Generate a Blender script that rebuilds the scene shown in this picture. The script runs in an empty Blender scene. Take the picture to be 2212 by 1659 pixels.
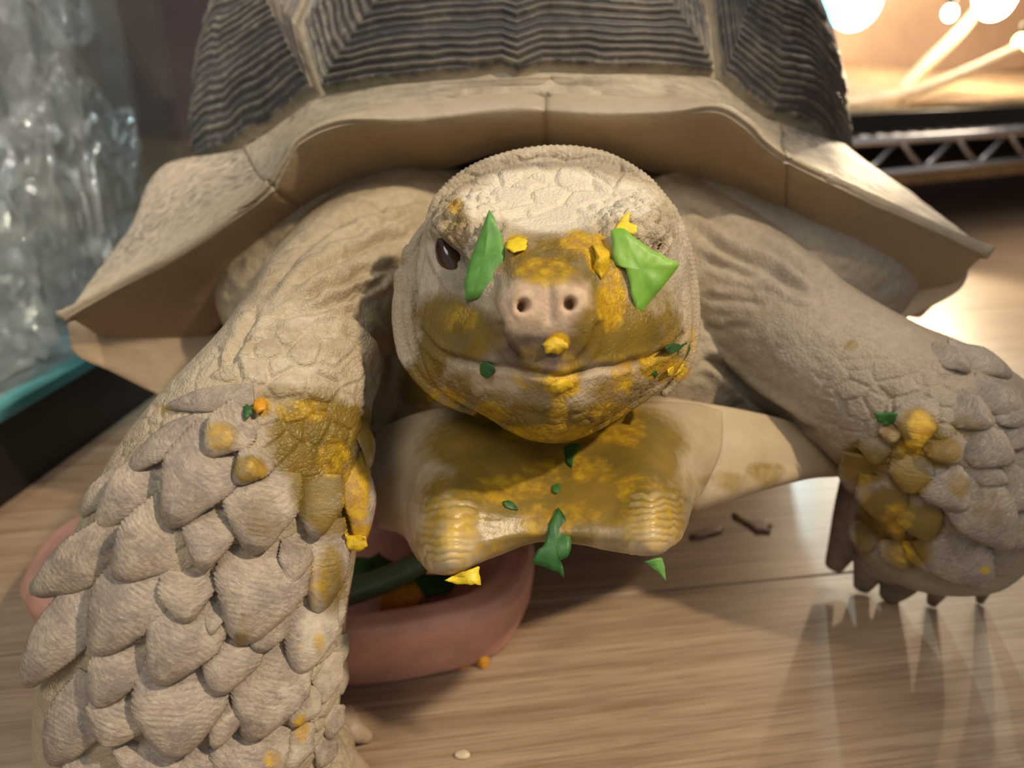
import bpy, bmesh, math, random
import numpy as np
from mathutils import Vector, Matrix
from mathutils.bvhtree import BVHTree

S = bpy.context.scene
COL = S.collection
random.seed(7)
RNG = np.random.default_rng(7)
R = math.radians

# ------------------------------------------------------------------ camera, world, lights, exposure
F, CX, CY = 1663.0, 1106.0, 829.5
PITCH, CAMH = R(24.0), 0.24
CAM = np.array([0.0, 0.0, CAMH])
FW = np.array([0.0, math.cos(PITCH), -math.sin(PITCH)])
UP = np.array([0.0, math.sin(PITCH), math.cos(PITCH)])
RT = np.array([1.0, 0.0, 0.0])

cam_data = bpy.data.cameras.new('camera')
cam = bpy.data.objects.new('camera', cam_data)
COL.objects.link(cam)
cam.location = CAM
cam.rotation_euler = (R(90) - PITCH, 0, 0)
cam_data.sensor_width = 36.0
cam_data.lens = 36.0 * F / 2212.0
cam_data.clip_start = 0.01
cam_data.dof.use_dof = True
cam_data.dof.focus_distance = 0.222
cam_data.dof.aperture_fstop = 9.0
S.camera = cam

S.view_settings.view_transform = 'Standard'
S.view_settings.look = 'None'
S.view_settings.gamma = 1.0
S.view_settings.use_curve_mapping = False
S.view_settings.exposure = 0.0
S.cycles.use_denoising = True
S.cycles.max_bounces = 10
S.cycles.transparent_max_bounces = 24

w = bpy.data.worlds.new('room_light')
S.world = w
w.use_nodes = True
bg = w.node_tree.nodes['Background']
bg.inputs[0].default_value = (0.92, 0.96, 1.0, 1)
bg.inputs[1].default_value = 0.40


def area_light(name, loc, target, size, power, color, spread=180):
    l = bpy.data.lights.new(name, 'AREA')
    l.shape = 'DISK'
    l.size = size
    l.energy = power
    l.color = color
    l.spread = R(spread)
    o = bpy.data.objects.new(name, l)
    COL.objects.link(o)
    o.location = loc
    d = Vector(target) - Vector(loc)
    o.rotation_euler = d.to_track_quat('-Z', 'Y').to_euler()
    return o


def spot_light(name, loc, target, radius, power, color, angle, blend):
    l = bpy.data.lights.new(name, 'SPOT')
    l.shadow_soft_size = radius
    l.energy = power
    l.color = color
    l.spot_size = R(angle)
    l.spot_blend = blend
    o = bpy.data.objects.new(name, l)
    COL.objects.link(o)
    o.location = loc
    d = Vector(target) - Vector(loc)
    o.rotation_euler = d.to_track_quat('-Z', 'Y').to_euler()
    return o


spot_light('key_spot', (0.75, -0.18, 1.05), (-0.12, 0.20, 0.10), 0.03, 56.0, (1.0, 0.82, 0.59), 26, 0.5)
area_light('front_fill', (-0.45, -0.75, 1.45), (0, 0.25, 0.1), 0.7, 9.0, (1.0, 0.93, 0.82))  # added fill light, no real fixture: brightens face and legs from the front

spot_light('film_glint_spot', (-0.55, -0.1, 1.5), (-0.29, 0.58, 0.25), 0.03, 110.0, (1.0, 0.88, 0.76), 26, 0.5)  # added warm spot, no real lamp: brightens the film and makes it sparkle
spot_light('cool_film_glint_spot', (0.1, 0.1, 1.4), (-0.29, 0.60, 0.25), 0.03, 45.0, (0.55, 0.85, 1.0), 20, 0.5)  # added cool spot, no real lamp: bluish glints on the film

# ------------------------------------------------------------------ helpers: projection


def P(u, v, d):
    return CAM + d * (FW + RT * ((u - CX) / F) + UP * ((CY - v) / F))


def ray(u, v):
    r = FW + RT * ((u - CX) / F) + UP * ((CY - v) / F)
    return r / np.linalg.norm(r)


def FL(u, v, z=0.0):
    r = ray(u, v)
    return CAM + r * ((z - CAMH) / r[2])


def project(co):
    q = co - CAM
    d = q @ FW
    return CX + F * (q @ RT) / d, CY - F * (q @ UP) / d, d


# ------------------------------------------------------------------ helpers: noise
def _hash(ix, iy, iz):
    h = (ix.astype(np.uint32) * np.uint32(374761393) + iy.astype(np.uint32) * np.uint32(668265263)
         + iz.astype(np.uint32) * np.uint32(2147483647 ^ 974711))
    h = (h ^ (h >> np.uint32(13))) * np.uint32(1274126177)
    h = h ^ (h >> np.uint32(16))
    return (h & np.uint32(0xFFFFFF)).astype(np.float64) / 16777215.0


def vnoise(p):
    p = np.asarray(p, dtype=np.float64)
    i = np.floor(p).astype(np.int64)
    f = p - i
    f = f * f * (3 - 2 * f)
    r = 0
    for dx in (0, 1):
        for dy in (0, 1):
            for dz in (0, 1):
                wgt = (f[:, 0] if dx else 1 - f[:, 0]) * (f[:, 1] if dy else 1 - f[:, 1]) * (f[:, 2] if dz else 1 - f[:, 2])
                r = r + wgt * _hash(i[:, 0] + dx, i[:, 1] + dy, i[:, 2] + dz)
    return r


def fbm(p, o=4):
    r, a, t = 0, 1.0, 0
    p = np.asarray(p, dtype=np.float64)
    for k in range(o):
        r = r + a * vnoise(p + 17.3 * k)
        t += a
        a *= 0.5
        p = p * 2.03
    return r / t


def worley(p, seed=0):
    p = np.asarray(p, dtype=np.float64)
    i = np.floor(p).astype(np.int64)
    f1 = np.full(len(p), 9.0)
    f2 = np.full(len(p), 9.0)
    for dx in (-1, 0, 1):
        for dy in (-1, 0, 1):
            for dz in (-1, 0, 1):
                c = i + np.array([dx, dy, dz])
                j = np.stack([_hash(c[:, 0] + seed, c[:, 1] + 7, c[:, 2]), _hash(c[:, 0], c[:, 1] + 31 + seed, c[:, 2]),
                              _hash(c[:, 0], c[:, 1], c[:, 2] + 57 + seed)], 1)
                dd = np.sqrt(((c + j - p) ** 2).sum(1))
                m = dd < f1
                f2 = np.where(m, f1, np.minimum(f2, dd))
                f1 = np.where(m, dd, f1)
    return f1, f2


def sstep(a, b, x):
    t = np.clip((x - a) / (b - a), 0, 1)
    return t * t * (3 - 2 * t)


# ------------------------------------------------------------------ helpers: splines and meshes
def cr(pts, n, closed=False):
    """Catmull-Rom through pts (k, ...) sampled at n points."""
    pts = np.asarray(pts, dtype=np.float64)
    k = len(pts)
    if closed:
        t = np.arange(n) * k / n
    else:
        t = np.linspace(0, k - 1, n)
    i = np.floor(t).astype(int)
    if not closed:
        i = np.clip(i, 0, k - 2)
    f = (t - i).reshape((-1,) + (1,) * (pts.ndim - 1))

    def g(j):
        if closed:
            return pts[j % k]
        e0 = 2 * pts[0] - pts[1]
        e1 = 2 * pts[-1] - pts[-2]
        ext = np.concatenate([e0[None], pts, e1[None]])
        return ext[np.clip(j + 1, 0, k + 1)]
    p0, p1, p2, p3 = g(i - 1), g(i), g(i + 1), g(i + 2)
    return 0.5 * (2 * p1 + (p2 - p0) * f + (2 * p0 - 5 * p1 + 4 * p2 - p3) * f ** 2 + (3 * p1 - p0 - 3 * p2 + p3) * f ** 3)


def grid_faces(nr, nc, closed=False, off=0):
    fs = []
    m = nc if closed else nc - 1
    for r in range(nr - 1):
        for c in range(m):
            c2 = (c + 1) % nc
            fs.append((off + r * nc + c, off + r * nc + c2, off + (r + 1) * nc + c2, off + (r + 1) * nc + c))
    return fs


class Geo:
    def __init__(self):
        self.v, self.f = [], []

    @property
    def n(self):
        return sum(len(a) for a in self.v)

    def grid(self, g, closed=False):
        g = np.asarray(g)
        off = self.n
        self.v.append(g.reshape(-1, 3))
        self.f += grid_faces(g.shape[0], g.shape[1], closed, off)

    def rings(self, g, caps=True):
        """closed rings -> closed solid with fan caps"""
        g = np.asarray(g)
        off = self.n
        nr, nc = g.shape[:2]
        self.v.append(g.reshape(-1, 3))
        self.f += grid_faces(nr, nc, True, off)
        if caps:
            c0 = self.n
            self.v.append(np.array([g[0].mean(0), g[-1].mean(0)]))
            for c in range(nc):
                c2 = (c + 1) % nc
                self.f.append((c0, off + c2, off + c))
                self.f.append((c0 + 1, off + (nr - 1) * nc + c, off + (nr - 1) * nc + c2))

    def tube(self, path, rad, n=40, m=20, view=True, taper_caps=True):
        """path (k,3), rad (k,2): (across the view, along the view) radii"""
        p = cr(path, n)
        rr = cr(rad, n)
        T = np.gradient(p, axis=0)
        T /= np.linalg.norm(T, axis=1)[:, None]
        V = p - CAM if view is True else np.tile(np.asarray(view, float), (n, 1))
        Sv = np.cross(T, V)
        Sv /= np.linalg.norm(Sv, axis=1)[:, None]
        B = np.cross(Sv, T)
        a = np.linspace(0, 2 * np.pi, m, endpoint=False)
        g = p[:, None] + Sv[:, None] * (rr[:, 0, None, None] * np.cos(a)[None, :, None]) + B[:, None] * (rr[:, 1, None, None] * np.sin(a)[None, :, None])
        self.rings(g)

    def ellipsoid(self, c, r, n=16, m=24, axes=None):
        th = np.linspace(0.02, np.pi - 0.02, n)
        ph = np.linspace(0, 2 * np.pi, m, endpoint=False)
        x = np.sin(th)[:, None] * np.cos(ph)[None]
        y = np.sin(th)[:, None] * np.sin(ph)[None]
        z = np.cos(th)[:, None] * np.ones(m)[None]
        A = np.eye(3) if axes is None else np.asarray(axes)
        g = np.asarray(c) + x[..., None] * r[0] * A[0] + y[..., None] * r[1] * A[1] + z[..., None] * r[2] * A[2]
        self.rings(g)

    def box(self, lo, hi, M=None):
        off = self.n
        lo, hi = np.asarray(lo, float), np.asarray(hi, float)
        v = np.array([[x, y, z] for x in (lo[0], hi[0]) for y in (lo[1], hi[1]) for z in (lo[2], hi[2])])
        if M is not None:
            v = v @ np.asarray(M[0]) + np.asarray(M[1])
        self.v.append(v)
        for q in ((0, 1, 3, 2), (4, 6, 7, 5), (0, 4, 5, 1), (2, 3, 7, 6), (0, 2, 6, 4), (1, 5, 7, 3)):
            self.f.append(tuple(off + i for i in q))

    def co(self):
        return np.concatenate(self.v)

    def build(self, name, mat, parent=None, smooth=True, fix=True):
        me = bpy.data.meshes.new(name)
        me.from_pydata(self.co().tolist(), [], self.f)
        if fix:
            bm = bmesh.new()
            bm.from_mesh(me)
            bmesh.ops.recalc_face_normals(bm, faces=bm.faces)
            bm.to_mesh(me)
            bm.free()
        if smooth:
            me.polygons.foreach_set('use_smooth', [True] * len(me.polygons))
        if mat is not None:
            me.materials.append(mat)
        o = bpy.data.objects.new(name, me)
        COL.objects.link(o)
        if parent is not None:
            o.parent = parent
        return o


def set_attr(me, name, rgba):
    a = me.color_attributes.new(name, 'FLOAT_COLOR', 'POINT')
    a.data.foreach_set('color', np.ascontiguousarray(rgba, dtype=np.float32).ravel())


def get_co(me):
    a = np.empty(len(me.vertices) * 3, dtype=np.float32)
    me.vertices.foreach_get('co', a)
    return a.reshape(-1, 3).astype(np.float64)


def get_no(me):
    a = np.empty(len(me.vertices) * 3, dtype=np.float32)
    me.vertex_normals.foreach_get('vector', a)
    return a.reshape(-1, 3).astype(np.float64)


def set_co(me, co):
    me.vertices.foreach_set('co', np.ascontiguousarray(co, dtype=np.float32).ravel())
    me.update()


def tag(o, label, cat, group=None):
    o['label'] = label
    o['category'] = cat
    if group:
        o['group'] = group
    return o


def empty(name, loc=(0, 0, 0)):
    o = bpy.data.objects.new(name, None)
    o.empty_display_size = 0.02
    o.location = loc
    COL.objects.link(o)
    return o


# ------------------------------------------------------------------ materials
class Mat:
    def __init__(self, name):
        self.m = bpy.data.materials.new(name)
        self.m.use_nodes = True
        self.nt = self.m.node_tree
        self.b = self.nt.nodes['Principled BSDF']
        self.out = self.nt.nodes['Material Output']

    def node(self, t, **kw):
        n = self.nt.nodes.new(t)
        for k, v in kw.items():
            if k == 'inp':
                for i, x in v.items():
                    if isinstance(x, bpy.types.NodeSocket):
                        self.nt.links.new(x, n.inputs[i])
                    else:
                        n.inputs[i].default_value = x
            else:
                setattr(n, k, v)
        return n

    def link(self, a, b):
        self.nt.links.new(a, b)

    def coord(self, kind='Object'):
        return self.node('ShaderNodeTexCoord').outputs[kind]

    def mapping(self, vec, scale=(1, 1, 1), rot=(0, 0, 0)):
        return self.node('ShaderNodeMapping', inp={0: vec, 2: rot, 3: scale}).outputs[0]

    def noise(self, vec, scale, detail=4, rough=0.55, dist=0.0):
        return self.node('ShaderNodeTexNoise', inp={'Vector': vec, 'Scale': scale, 'Detail': detail, 'Roughness': rough, 'Distortion': dist}).outputs[0]

    def ramp(self, fac, stops):
        n = self.node('ShaderNodeValToRGB', inp={0: fac})
        e = n.color_ramp.elements
        while len(e) < len(stops):
            e.new(0.5)
        for x, (p, c) in zip(e, stops):
            x.position = p
            x.color = (c[0], c[1], c[2], 1) if hasattr(c, '__len__') else (c, c, c, 1)
        return n.outputs[0]

    def mix(self, fac, a, b, mode='MIX'):
        n = self.node('ShaderNodeMix', data_type='RGBA', blend_type=mode)
        for i, x in ((0, fac), (6, a), (7, b)):
            if isinstance(x, bpy.types.NodeSocket):
                self.link(x, n.inputs[i])
            elif i == 0:
                n.inputs[i].default_value = x
            else:
                n.inputs[i].default_value = (x[0], x[1], x[2], 1)
        return n.outputs[2]

    def math(self, op, a, b=0.0, c=0.0):
        n = self.node('ShaderNodeMath', operation=op)
        for i, x in enumerate((a, b, c)):
            if isinstance(x, bpy.types.NodeSocket):
                self.link(x, n.inputs[i])
            else:
                n.inputs[i].default_value = x
        return n.outputs[0]

    def attr(self, name):
        a = self.node('ShaderNodeAttribute', attribute_name=name)
        s = self.node('ShaderNodeSeparateColor', inp={0: a.outputs['Color']})
        return s.outputs[0], s.outputs[1], s.outputs[2]

    def bump(self, h, strength, dist, prev=None):
        n = self.node('ShaderNodeBump', inp={'Height': h, 'Strength': strength, 'Distance': dist})
        if prev is not None:
            self.link(prev, n.inputs['Normal'])
        return n.outputs[0]

    def set(self, **kw):
        names = {'color': 'Base Color', 'rough': 'Roughness', 'normal': 'Normal', 'spec': 'Specular IOR Level', 'metal': 'Metallic',
                 'sss': 'Subsurface Weight', 'coat': 'Coat Weight', 'alpha': 'Alpha'}
        for k, v in kw.items():
            i = self.b.inputs[names[k]]
            if isinstance(v, bpy.types.NodeSocket):
                self.link(v, i)
            elif k == 'color':
                i.default_value = (v[0], v[1], v[2], 1)
            else:
                i.default_value = v
        return self.m


YEL = (0.50, 0.28, 0.012)
OLV = (0.15, 0.10, 0.010)


def smear_layers(M, col, vec, rough, attr='paint'):
    """yellow and olive food smears, given per vertex, broken up by noise"""
    y, o, d = M.attr(attr)
    n = M.noise(vec, 260, 5, 0.6)
    n2 = M.noise(vec, 90, 3, 0.5)
    nn = M.math('ADD', M.math('MULTIPLY', n, 0.6), M.math('MULTIPLY', n2, 0.4))
    col = M.mix(M.ramp(M.math('ADD', d, M.math('MULTIPLY', M.math('SUBTRACT', nn, 0.5), 0.9)), [(0.35, 0), (0.75, 1)]), col, (0.68, 0.60, 0.46))
    om = M.ramp(M.math('ADD', o, M.math('MULTIPLY', M.math('SUBTRACT', nn, 0.5), 1.0)), [(0.15, 0), (0.62, 0.94)])
    oc = M.mix(M.ramp(n2, [(0.35, 0), (0.65, 1)]), OLV, (0.22, 0.13, 0.012))
    col = M.mix(om, col, oc)
    ym = M.ramp(M.math('ADD', y, M.math('MULTIPLY', M.math('SUBTRACT', nn, 0.5), 1.25)), [(0.32, 0), (0.78, 0.95)])
    yc = M.mix(M.ramp(n, [(0.4, 0), (0.62, 1)]), (0.40, 0.21, 0.012), (0.58, 0.36, 0.014))
    col = M.mix(ym, col, yc)
    wet = M.math('MAXIMUM', om, ym)
    r = M.math('MULTIPLY_ADD', wet, -(rough - 0.36), rough)
    return col, r, wet, nn


def mat_skin():
    M = Mat('tortoise_skin')
    v = M.coord()
    n = M.noise(v, 30, 5, 0.6)
    col = M.ramp(n, [(0.3, (0.33, 0.255, 0.16)), (0.55, (0.43, 0.345, 0.23)), (0.75, (0.50, 0.42, 0.30))])
    beak, pink, grey = M.attr('tone')
    smooth_ = M.math('MINIMUM', M.math('ADD', beak, pink), 1.0)
    fine = M.noise(v, 420, 3, 0.6)
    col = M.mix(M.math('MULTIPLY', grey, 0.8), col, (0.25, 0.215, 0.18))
    col = M.mix(beak, col, M.mix(fine, (0.065, 0.042, 0.026), (0.15, 0.10, 0.065)))
    col = M.mix(pink, col, M.mix(fine, (0.46, 0.31, 0.20), (0.62, 0.45, 0.31)))
    col = M.mix(0.22, col, M.ramp(fine, [(0.3, 0.15), (0.7, 0.75)]), 'SOFT_LIGHT')
    col, r, wet, nn = smear_layers(M, col, v, 0.62)
    vo = M.node('ShaderNodeTexVoronoi', feature='DISTANCE_TO_EDGE', inp={'Vector': v, 'Scale': 620.0})
    h1 = M.ramp(vo.outputs[0], [(0.0, 0), (0.22, 1)])
    b = M.bump(M.math('MAXIMUM', h1, smooth_), 0.35, 0.0006)
    b = M.bump(M.noise(v, 900, 3, 0.6), 0.35, 0.0005, b)
    b = M.bump(nn, 0.25, 0.001, b)
    return M.set(color=col, rough=r, normal=b, spec=0.35, sss=0.0)


def mat_horn(name, a, b_, streak=(0.22, 0.19, 0.18)):
    M = Mat(name)
    v = M.coord('Object')
    n = M.noise(v, 55, 5, 0.65)
    ring, edge, tipv = M.attr('ring')
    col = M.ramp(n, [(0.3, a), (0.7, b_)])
    uv = M.node('ShaderNodeCombineXYZ', inp={0: edge, 1: tipv, 2: 0.0}).outputs[0]
    lines = M.noise(M.mapping(uv, (20, 3.2, 1)), 1.0, 5, 0.7, 1.2)
    flecks = M.noise(M.mapping(uv, (9, 30, 1)), 1.0, 3, 0.6, 0.4)
    big = M.noise(v, 110, 4, 0.7)
    rnd = M.node('ShaderNodeObjectInfo').outputs['Random']
    col = M.mix(M.math('MULTIPLY', rnd, 0.5), col, (0.30, 0.245, 0.20))
    col = M.mix(M.math('MULTIPLY', M.ramp(big, [(0.42, 0), (0.62, 1)]), 0.7), col, streak)
    col = M.mix(M.math('MULTIPLY', M.ramp(lines, [(0.36, 1), (0.52, 0)]), 0.55), col, streak)
    col = M.mix(M.math('MULTIPLY', M.ramp(ring, [(0.0, 1), (0.4, 0)]), 0.5), col, streak)
    col = M.mix(M.math('MULTIPLY', M.ramp(lines, [(0.58, 0), (0.7, 1)]), 0.5), col, (0.66, 0.57, 0.45))
    col = M.mix(M.math('MULTIPLY', M.ramp(flecks, [(0.62, 0), (0.72, 1)]), 0.45), col, (0.66, 0.60, 0.52))
    col, r, wet, nn = smear_layers(M, col, v, 0.5)
    b = M.bump(lines, 0.35, 0.0005)
    b = M.bump(big, 0.5, 0.0012, b)
    b = M.bump(M.noise(v, 1000, 3, 0.6), 0.3, 0.0003, b)
    return M.set(color=col, rough=r, normal=b, spec=0.45)


def mat_scute():
    M = Mat('carapace_scute')
    v = M.coord()
    ring, fac, dust = M.attr('ring')
    n = M.noise(v, 22, 5, 0.65)
    n2 = M.noise(v, 160, 4, 0.65)
    dark = M.mix(n, (0.02, 0.018, 0.02), (0.07, 0.06, 0.056))
    tan = M.mix(n, (0.12, 0.10, 0.08), (0.30, 0.25, 0.18))
    f = M.math('ADD', M.math('MULTIPLY', ring, 0.5), M.math('MULTIPLY_ADD', n2, 0.7, -0.28))
    f = M.math('ADD', f, M.math('MULTIPLY_ADD', M.noise(v, 48, 4, 0.6), 0.9, -0.42))
    col = M.mix(M.ramp(f, [(0.28, 0), (0.82, 1)]), dark, tan)
    col = M.mix(M.ramp(M.math('ADD', dust, M.math('MULTIPLY_ADD', n2, 0.7, -0.35)), [(0.3, 0), (0.8, 1)]), col, (0.42, 0.36, 0.26))
    b = M.bump(n2, 0.4, 0.0006)
    b = M.bump(M.noise(v, 700, 3, 0.6), 0.25, 0.0003, b)
    return M.set(color=col, rough=M.ramp(n2, [(0.3, 0.38), (0.7, 0.6)]), normal=b, spec=0.5)


def mat_marginal():
    M = Mat('marginal_scute')
    v = M.coord()
    top, under, edge = M.attr('ring')
    n = M.noise(v, 25, 5, 0.65)
    n2 = M.noise(M.mapping(v, (70, 240, 240)), 1.0, 4, 0.6)
    ctop = M.mix(n, (0.38, 0.31, 0.20), (0.52, 0.45, 0.32))
    ctop = M.mix(M.math('MULTIPLY', M.ramp(n2, [(0.55, 0), (0.72, 1)]), M.math('MULTIPLY_ADD', edge, -0.6, 0.75)), ctop, (0.16, 0.125, 0.085))
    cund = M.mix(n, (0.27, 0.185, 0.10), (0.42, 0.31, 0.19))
    lines = M.noise(M.mapping(v, (40, 420, 420)), 1.0, 4, 0.65, 0.4)
    up = M.mix(M.ramp(lines, [(0.38, 0), (0.6, 1)]), (0.10, 0.085, 0.072), (0.36, 0.30, 0.22))
    ctop = M.mix(M.math('MULTIPLY', top, M.ramp(n, [(0.2, 0.55), (0.6, 1.0)])), ctop, up)
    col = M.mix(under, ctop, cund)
    stn = M.noise(v, 95, 5, 0.7)
    col = M.mix(M.math('MULTIPLY', M.ramp(stn, [(0.52, 0), (0.68, 1)]), 0.45), col, (0.24, 0.19, 0.135))
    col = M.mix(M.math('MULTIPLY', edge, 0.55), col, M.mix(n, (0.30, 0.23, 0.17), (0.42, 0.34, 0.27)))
    b = M.bump(n2, 0.35, 0.0008)
    b = M.bump(stn, 0.35, 0.0012, b)
    b = M.bump(M.noise(v, 420, 4, 0.7), 0.35, 0.0006, b)
    return M.set(color=col, rough=M.math('ADD', M.math('MULTIPLY_ADD', edge, -0.17, 0.46), M.math('MULTIPLY', stn, 0.2)), normal=b, spec=0.45)


def mat_plastron():
    M = Mat('plastron_horn')
    v = M.coord()
    ring, _, _ = M.attr('ring')
    n = M.noise(v, 35, 5, 0.6)
    col = M.ramp(n, [(0.3, (0.40, 0.30, 0.20)), (0.7, (0.56, 0.46, 0.33))])
    col = M.mix(M.math('MULTIPLY', ring, 0.75), M.mix(0.35, col, (0.30, 0.20, 0.07)), (0.62, 0.48, 0.20))
    col, r, wet, nn = smear_layers(M, col, v, 0.42)
    b = M.bump(M.noise(M.mapping(v, (1, 1, 1)), 260, 4, 0.6), 0.25, 0.0006)
    b = M.bump(M.noise(v, 900, 3, 0.6), 0.25, 0.0003, b)
    r2 = M.math('MULTIPLY_ADD', wet, -0.06, 0.4)
    return M.set(color=col, rough=r2, normal=b, spec=0.5)


def mat_plain(name, color, rough=0.5, var=0.25, scale=40, bump=0.0, metal=0.0, spec=0.5, color2=None):
    M = Mat(name)
    v = M.coord()
    n = M.noise(v, scale, 5, 0.6)
    c2 = color2 or tuple(min(1, x * (1 + var)) for x in color)
    c1 = tuple(x * (1 - var) for x in color) if color2 is None else color
    col = M.mix(M.ramp(n, [(0.3, 0), (0.7, 1)]), c1, c2)
    kw = {}
    if bump:
        kw['normal'] = M.bump(M.noise(v, scale * 4, 4, 0.6), 0.5, bump)
    return M.set(color=col, rough=rough, metal=metal, spec=spec, **kw)


def mat_leaf(name, a, b):
    M = Mat(name)
    v = M.coord()
    n = M.noise(v, 130, 4, 0.6)
    col = M.mix(M.ramp(n, [(0.3, 0), (0.7, 1)]), a, b)
    vein = M.noise(M.mapping(v, (500, 120, 120), (0.4, 0.2, 0.5)), 1.0, 3, 0.5)
    return M.set(color=col, rough=0.45, normal=M.bump(vein, 0.35, 0.0006), spec=0.4, sss=0.0)


def mat_emit(name, color, strength):
    M = Mat(name)
    e = M.node('ShaderNodeEmission', inp={0: (*color, 1), 1: strength})
    M.link(e.outputs[0], M.out.inputs[0])
    return M.m


def mat_clear(name, tint, gloss, rough, bump=0.0, bscale=30, milk=0.0, milkcol=(0.8, 0.8, 0.82)):
    M = Mat(name)
    v = M.coord()
    t = M.node('ShaderNodeBsdfTransparent', inp={0: (*tint, 1)})
    g = M.node('ShaderNodeBsdfGlossy', inp={0: (1, 1, 1, 1), 'Roughness': rough})
    bf = M.node('ShaderNodeNewGeometry').outputs['Backfacing']
    fr = M.node('ShaderNodeFresnel', inp={0: M.math('MULTIPLY_ADD', bf, 1 / 1.45 - 1.45, 1.45)})
    if bump:
        bn = M.bump(M.noise(v, bscale, 4, 0.6, 0.6), 0.8, bump)
        M.link(bn, g.inputs['Normal'])
        M.link(bn, fr.inputs['Normal'])
    f = M.math('MINIMUM', M.math('MULTIPLY_ADD', fr.outputs[0], 1.0, gloss), 1.0)
    s = M.node('ShaderNodeMixShader', inp={0: f, 1: t.outputs[0], 2: g.outputs[0]})
    o = s.outputs[0]
    if milk:
        df = M.node('ShaderNodeBsdfDiffuse', inp={0: (*milkcol, 1)})
        s2 = M.node('ShaderNodeMixShader', inp={0: milk, 1: o, 2: df.outputs[0]})
        o = s2.outputs[0]
    M.link(o, M.out.inputs[0])
    return M.m


def mat_wood_floor():
    M = Mat('laminate_wood')
    v = M.coord('Object')
    info = M.node('ShaderNodeObjectInfo')
    sh = M.node('ShaderNodeVectorMath', operation='MULTIPLY_ADD', inp={0: info.outputs['Random'], 1: (7.0, 3.0, 1.0), 2: v}).outputs[0]
    g = M.noise(M.mapping(sh, (9, 150, 20)), 1.0, 6, 0.65, 0.6)
    g2 = M.noise(M.mapping(sh, (22, 620, 20)), 1.0, 4, 0.6)
    g3 = M.noise(M.mapping(sh, (3, 12, 3)), 1.0, 3, 0.5)
    col = M.ramp(g, [(0.28, (0.23, 0.15, 0.09)), (0.5, (0.36, 0.25, 0.16)), (0.72, (0.46, 0.335, 0.22))])
    col = M.mix(M.math('MULTIPLY', M.ramp(g2, [(0.36, 1), (0.52, 0)]), 0.6), col, (0.20, 0.125, 0.07))
    col = M.mix(0.35, col, M.ramp(g3, [(0.3, 0.25), (0.7, 0.75)]), 'SOFT_LIGHT')
    return M.set(color=col, rough=M.ramp(g2, [(0.3, 0.42), (0.7, 0.33)]), normal=M.bump(g2, 0.12, 0.0006), spec=0.5)


SKIN = mat_skin()
HORN = mat_horn('leg_scale_horn', (0.37, 0.295, 0.205), (0.56, 0.46, 0.33), (0.16, 0.125, 0.11))
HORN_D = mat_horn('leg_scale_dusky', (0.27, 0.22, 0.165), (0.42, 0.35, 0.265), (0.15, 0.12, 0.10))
CLAW = mat_plain('claw_horn', (0.16, 0.115, 0.08), 0.5, 0.4, 120, 0.0005)
CLAW_P = mat_plain('pale_claw_horn', (0.42, 0.31, 0.21), 0.5, 0.25, 120, 0.0005)
SCUTE = mat_scute()
SHELL = mat_plain('shell_seam', (0.36, 0.30, 0.21), 0.6, 0.35, 90, 0.001)
MARG = mat_marginal()
PLAS = mat_plastron()
EYE = mat_plain('eye_brown', (0.010, 0.007, 0.006), 0.12, 0.5, 130, 0, color2=(0.075, 0.035, 0.018))
LEAF = mat_leaf('green_leaf', (0.075, 0.22, 0.035), (0.16, 0.36, 0.075))
LEAF_R = mat_leaf('light_green_leaf', (0.13, 0.32, 0.03), (0.24, 0.44, 0.06))
LEAF_D = mat_leaf('dark_green_leaf', (0.01, 0.05, 0.012), (0.04, 0.15, 0.025))
PUMP = mat_plain('pumpkin_flesh', (0.62, 0.40, 0.015), 0.35, 0.2, 200, 0.0008)
PUMP_O = mat_plain('orange_pumpkin_flesh', (0.62, 0.27, 0.015), 0.35, 0.25, 200, 0.0008)
PUMP_Y = mat_plain('yellow_pumpkin_flesh', (0.80, 0.58, 0.02), 0.35, 0.15, 200, 0.0005)
TERRA = mat_plain('terracotta', (0.58, 0.285, 0.21), 0.5, 0.25, 35, 0.0008)
STEM = mat_plain('pale_stem', (0.15, 0.20, 0.09), 0.4, 0.2, 60)
BLACK = mat_plain('black_plastic', (0.012, 0.011, 0.012), 0.35, 0.3, 30)
CHROME = mat_plain('chrome_wire', (0.55, 0.53, 0.52), 0.22, 0.1, 30, metal=1.0)
GLASS = mat_clear('glass_pane', (0.93, 0.96, 0.95), 0.02, 0.02)
GLASS_E = mat_plain('teal_glass_edge', (0.07, 0.24, 0.25), 0.15, 0.3, 20)
FILM = mat_clear('crumpled_film', (0.88, 0.89, 0.91), 0.20, 0.09, 0.006, 60, 0.24, (0.80, 0.76, 0.74))
FILM_T = mat_clear('smooth_film', (0.92, 0.91, 0.90), 0.10, 0.12, 0.003, 25, 0.13, (0.85, 0.78, 0.72))
WOOD = mat_wood_floor()
WALL = mat_plain('mauve_wall', (0.22, 0.155, 0.145), 0.8, 0.2, 3)
SAND = mat_plain('warm_sand', (0.50, 0.35, 0.21), 0.9, 0.2, 60, 0.002)
PANEL = mat_plain('beige_panel', (0.62, 0.43, 0.30), 0.6, 0.15, 8)
BRANCH = mat_plain('bleached_branch', (0.66, 0.52, 0.38), 0.6, 0.2, 30, 0.002)
BOARD = mat_plain('brown_board', (0.28, 0.17, 0.07), 0.6, 0.3, 30)
STAIN = mat_plain('brown_smear', (0.17, 0.085, 0.045), 0.6, 0.3, 60)
CRUMB = mat_plain('pale_crumb', (0.62, 0.50, 0.33), 0.6, 0.2, 200, 0.0005)


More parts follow.
